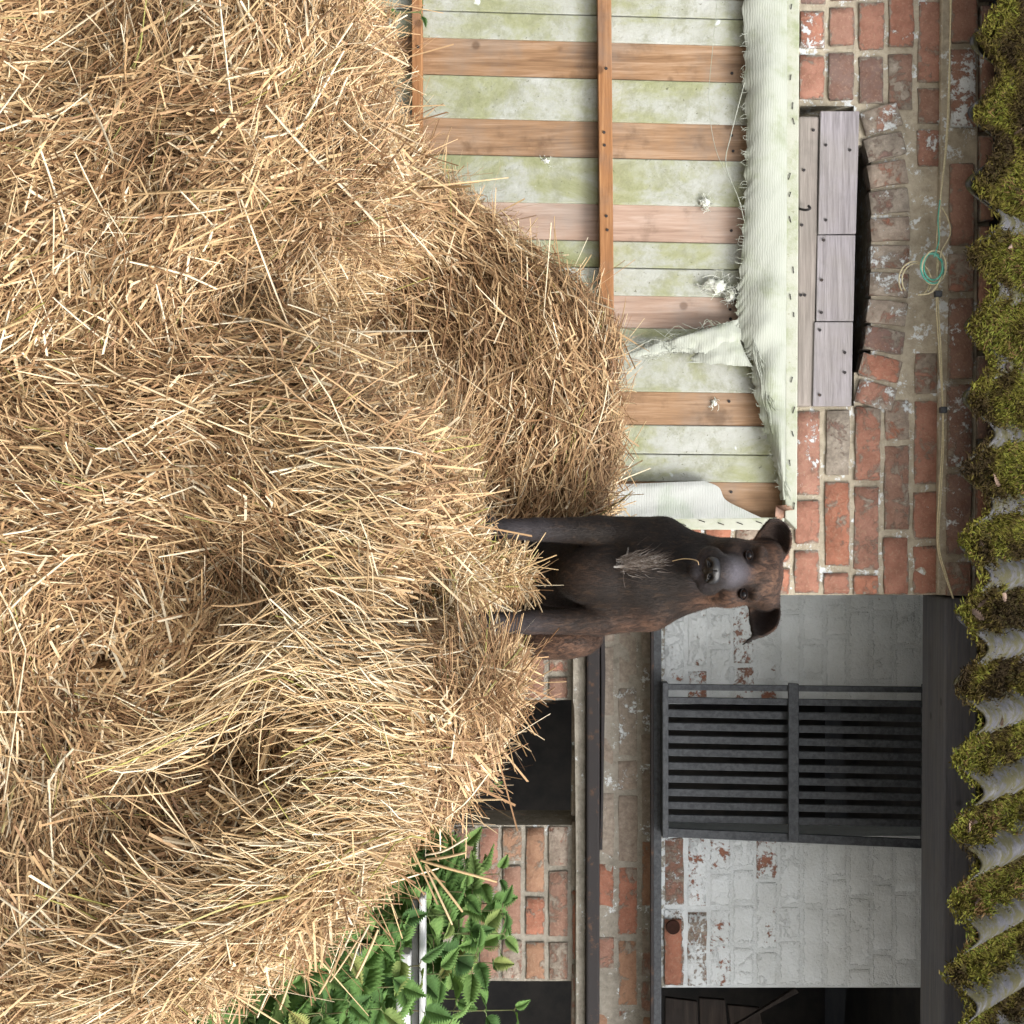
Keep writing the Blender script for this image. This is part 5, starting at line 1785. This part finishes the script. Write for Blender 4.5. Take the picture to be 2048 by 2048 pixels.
def nettle(x, y, ztop, label, seed, lean_=(0, 0), size=1.0, pairs=7, zlow=0.52):
    r = random.Random(seed)
    root = empty("nettle", (x, y, 0), label, "nettle", "nettles growing beside the bale")
    pts = [Vector((x, y, 0)), Vector((x + lean_[0] * .3 + r.uniform(-.02, .02), y + lean_[1] * .3, ztop * 0.5)), Vector((x + lean_[0], y + lean_[1], ztop))]
    sp = spline(pts, 24)
    P, Q = tube_np([sp], [np.linspace(0.0038, 0.0014, 24)], 6)
    link("stem", mesh_np("stem", P - np.array(root.location), Q, smooth=True), M['stem'], root, root.location)
    a = r.uniform(0, 6.28)
    for k in range(pairs):
        f = 1 - (k / pairs) ** 1.05 * (1 - zlow) - 0.004
        c = sp[0].lerp(sp[0], 0)
        idx = f * 23; i = min(22, int(idx)); c = sp[i].lerp(sp[i + 1], idx - i)
        a += math.pi / 2 + r.uniform(-.35, .35)
        s0 = size * (0.35 + 0.22 * k if k < 3 else r.uniform(0.85, 1.25))
        for s in (0, 1):
            az = a + math.pi * s + r.uniform(-.2, .2)
            el = R(40 - 30 * k if k < 3 else r.uniform(-62, -12))
            so = bpy.data.objects.new("leaf", r.choice(LEAF))
            COL.objects.link(so); so.parent = root
            mt = Matrix.Rotation(R(r.uniform(18, 58)), 4, 'X') @ Matrix.Rotation(az, 4, 'Z') @ Matrix.Rotation(el, 4, 'X') @ Matrix.Rotation(r.uniform(-.5, .5), 4, 'Y')
            pet = 0.028 * s0
            off = (Matrix.Rotation(az, 4, 'Z') @ Vector((0, pet, 0.006)))
            mt.translation = c + off - root.location
            s1 = s0 * r.uniform(0.9, 1.12)
            so.matrix_local = mt @ Matrix.Diagonal((s1, s1, s1, 1))
            if k < 7:
                Pp, Qp = tube_np([[c - (c + off), (c - (c + off)) * 0.5 + Vector((0, 0, 0.003)), Vector((0, 0, 0))]], [0.0012], 4)
                po = link("petiole", mesh_np("petiole", Pp, Qp, smooth=True), M['stem'], root, c + off)


nlab = "green nettle with toothed leaves in the clump between the bale and the shed wall"
spots = [(1750, 930, 4.3), (1800, 985, 4.2), (1860, 1010, 4.0), (1905, 955, 3.9), (1950, 880, 3.7), (1700, 930, 4.5), (1830, 900, 3.7), (2000, 915, 4.0), (2060, 900, 3.7),
         (1900, 800, 3.35), (1960, 720, 3.1), (2030, 690, 3.0), (1985, 800, 3.3), (2060, 780, 3.4), (1930, 640, 2.95), (2000, 590, 2.9), (2075, 600, 2.85), (1880, 740, 3.2), (1770, 850, 4.0), (2100, 880, 4.1), (2120, 720, 3.2), (1840, 830, 3.9), (1720, 880, 4.2), (1920, 870, 4.2),
         (1900, 690, 2.95), (1955, 600, 2.85), (2030, 640, 2.9), (1990, 700, 3.0), (2080, 700, 3.0), (1850, 800, 3.3), (1930, 840, 3.5), (2010, 850, 3.6), (1800, 860, 3.8), (1760, 960, 4.3), (1860, 940, 3.9), (2030, 760, 3.15), (1740, 1000, 4.3), (1815, 1005, 4.1), (1890, 1000, 4.2), (1935, 985, 4.0), (1780, 930, 4.0)]
for i, (u, v, d) in enumerate(spots):
    t = W(u, v, d)
    lx = random.uniform(-.06, .06)
    lab = 'green toothed nettle growing against the brick pier, behind the white frame' if d > 3.58 else ('green toothed nettle in front of the white frame, beside the bale' if v > 700 else 'low green toothed nettle below the white frame, against the edge of the bale')
    nettle(t.x - lx, t.y, t.z, lab, 100 + i, (lx, random.uniform(-.05, .05)), random.uniform(1.6, 2.15), 10)
t = W(1598, 985, 3.75)
nettle(t.x, t.y, t.z, "small leafy nettle top in front of the lower dark window opening", 300, (-0.03, 0), 0.75, 8)
t = W(2012, 1030, 3.9)
nettle(t.x + 0.03, t.y, t.z, "tallest nettle with one big leaf raised against the right dark opening", 301, (-0.02, 0), 1.35, 8)
t = W(34, 842, 3.2)
nettle(t.x - 0.02, t.y, t.z, "few green nettle leaves poking over the left bale beside the door", 302, (0.01, 0), 0.8, 7)

fr = empty("white_frame", W(1950, 700, 3.55), "white plastic window frame standing among the nettles beside the right bale", "window frame")
slab("top_rail", [(1795, 838), (2140, 838), (2140, 850), (1795, 850)], 3.55, 0.06, M['upvc'], fr, 0.004)
slab("bead", [(1800, 824), (2140, 822), (2140, 837), (1800, 837)], 3.575, 0.03, plain("grey_rubber", (0.20, 0.205, 0.20), (0.13, 0.13, 0.12), 0.6, 0.3, 20, 0.2), fr, 0.002)
slab("sash_rail", [(1908, 793), (2140, 790), (2140, 818), (1908, 821)], 3.53, 0.06, M['upvc'], fr, 0.006)
slab("sash_stile", [(1904, 250), (1916, 250), (1916, 792), (1904, 792)], 3.53, 0.06, M['upvc'], fr, 0.004)

print("straw tris", sum(TRI_BUDGET), "objects", len(bpy.data.objects))
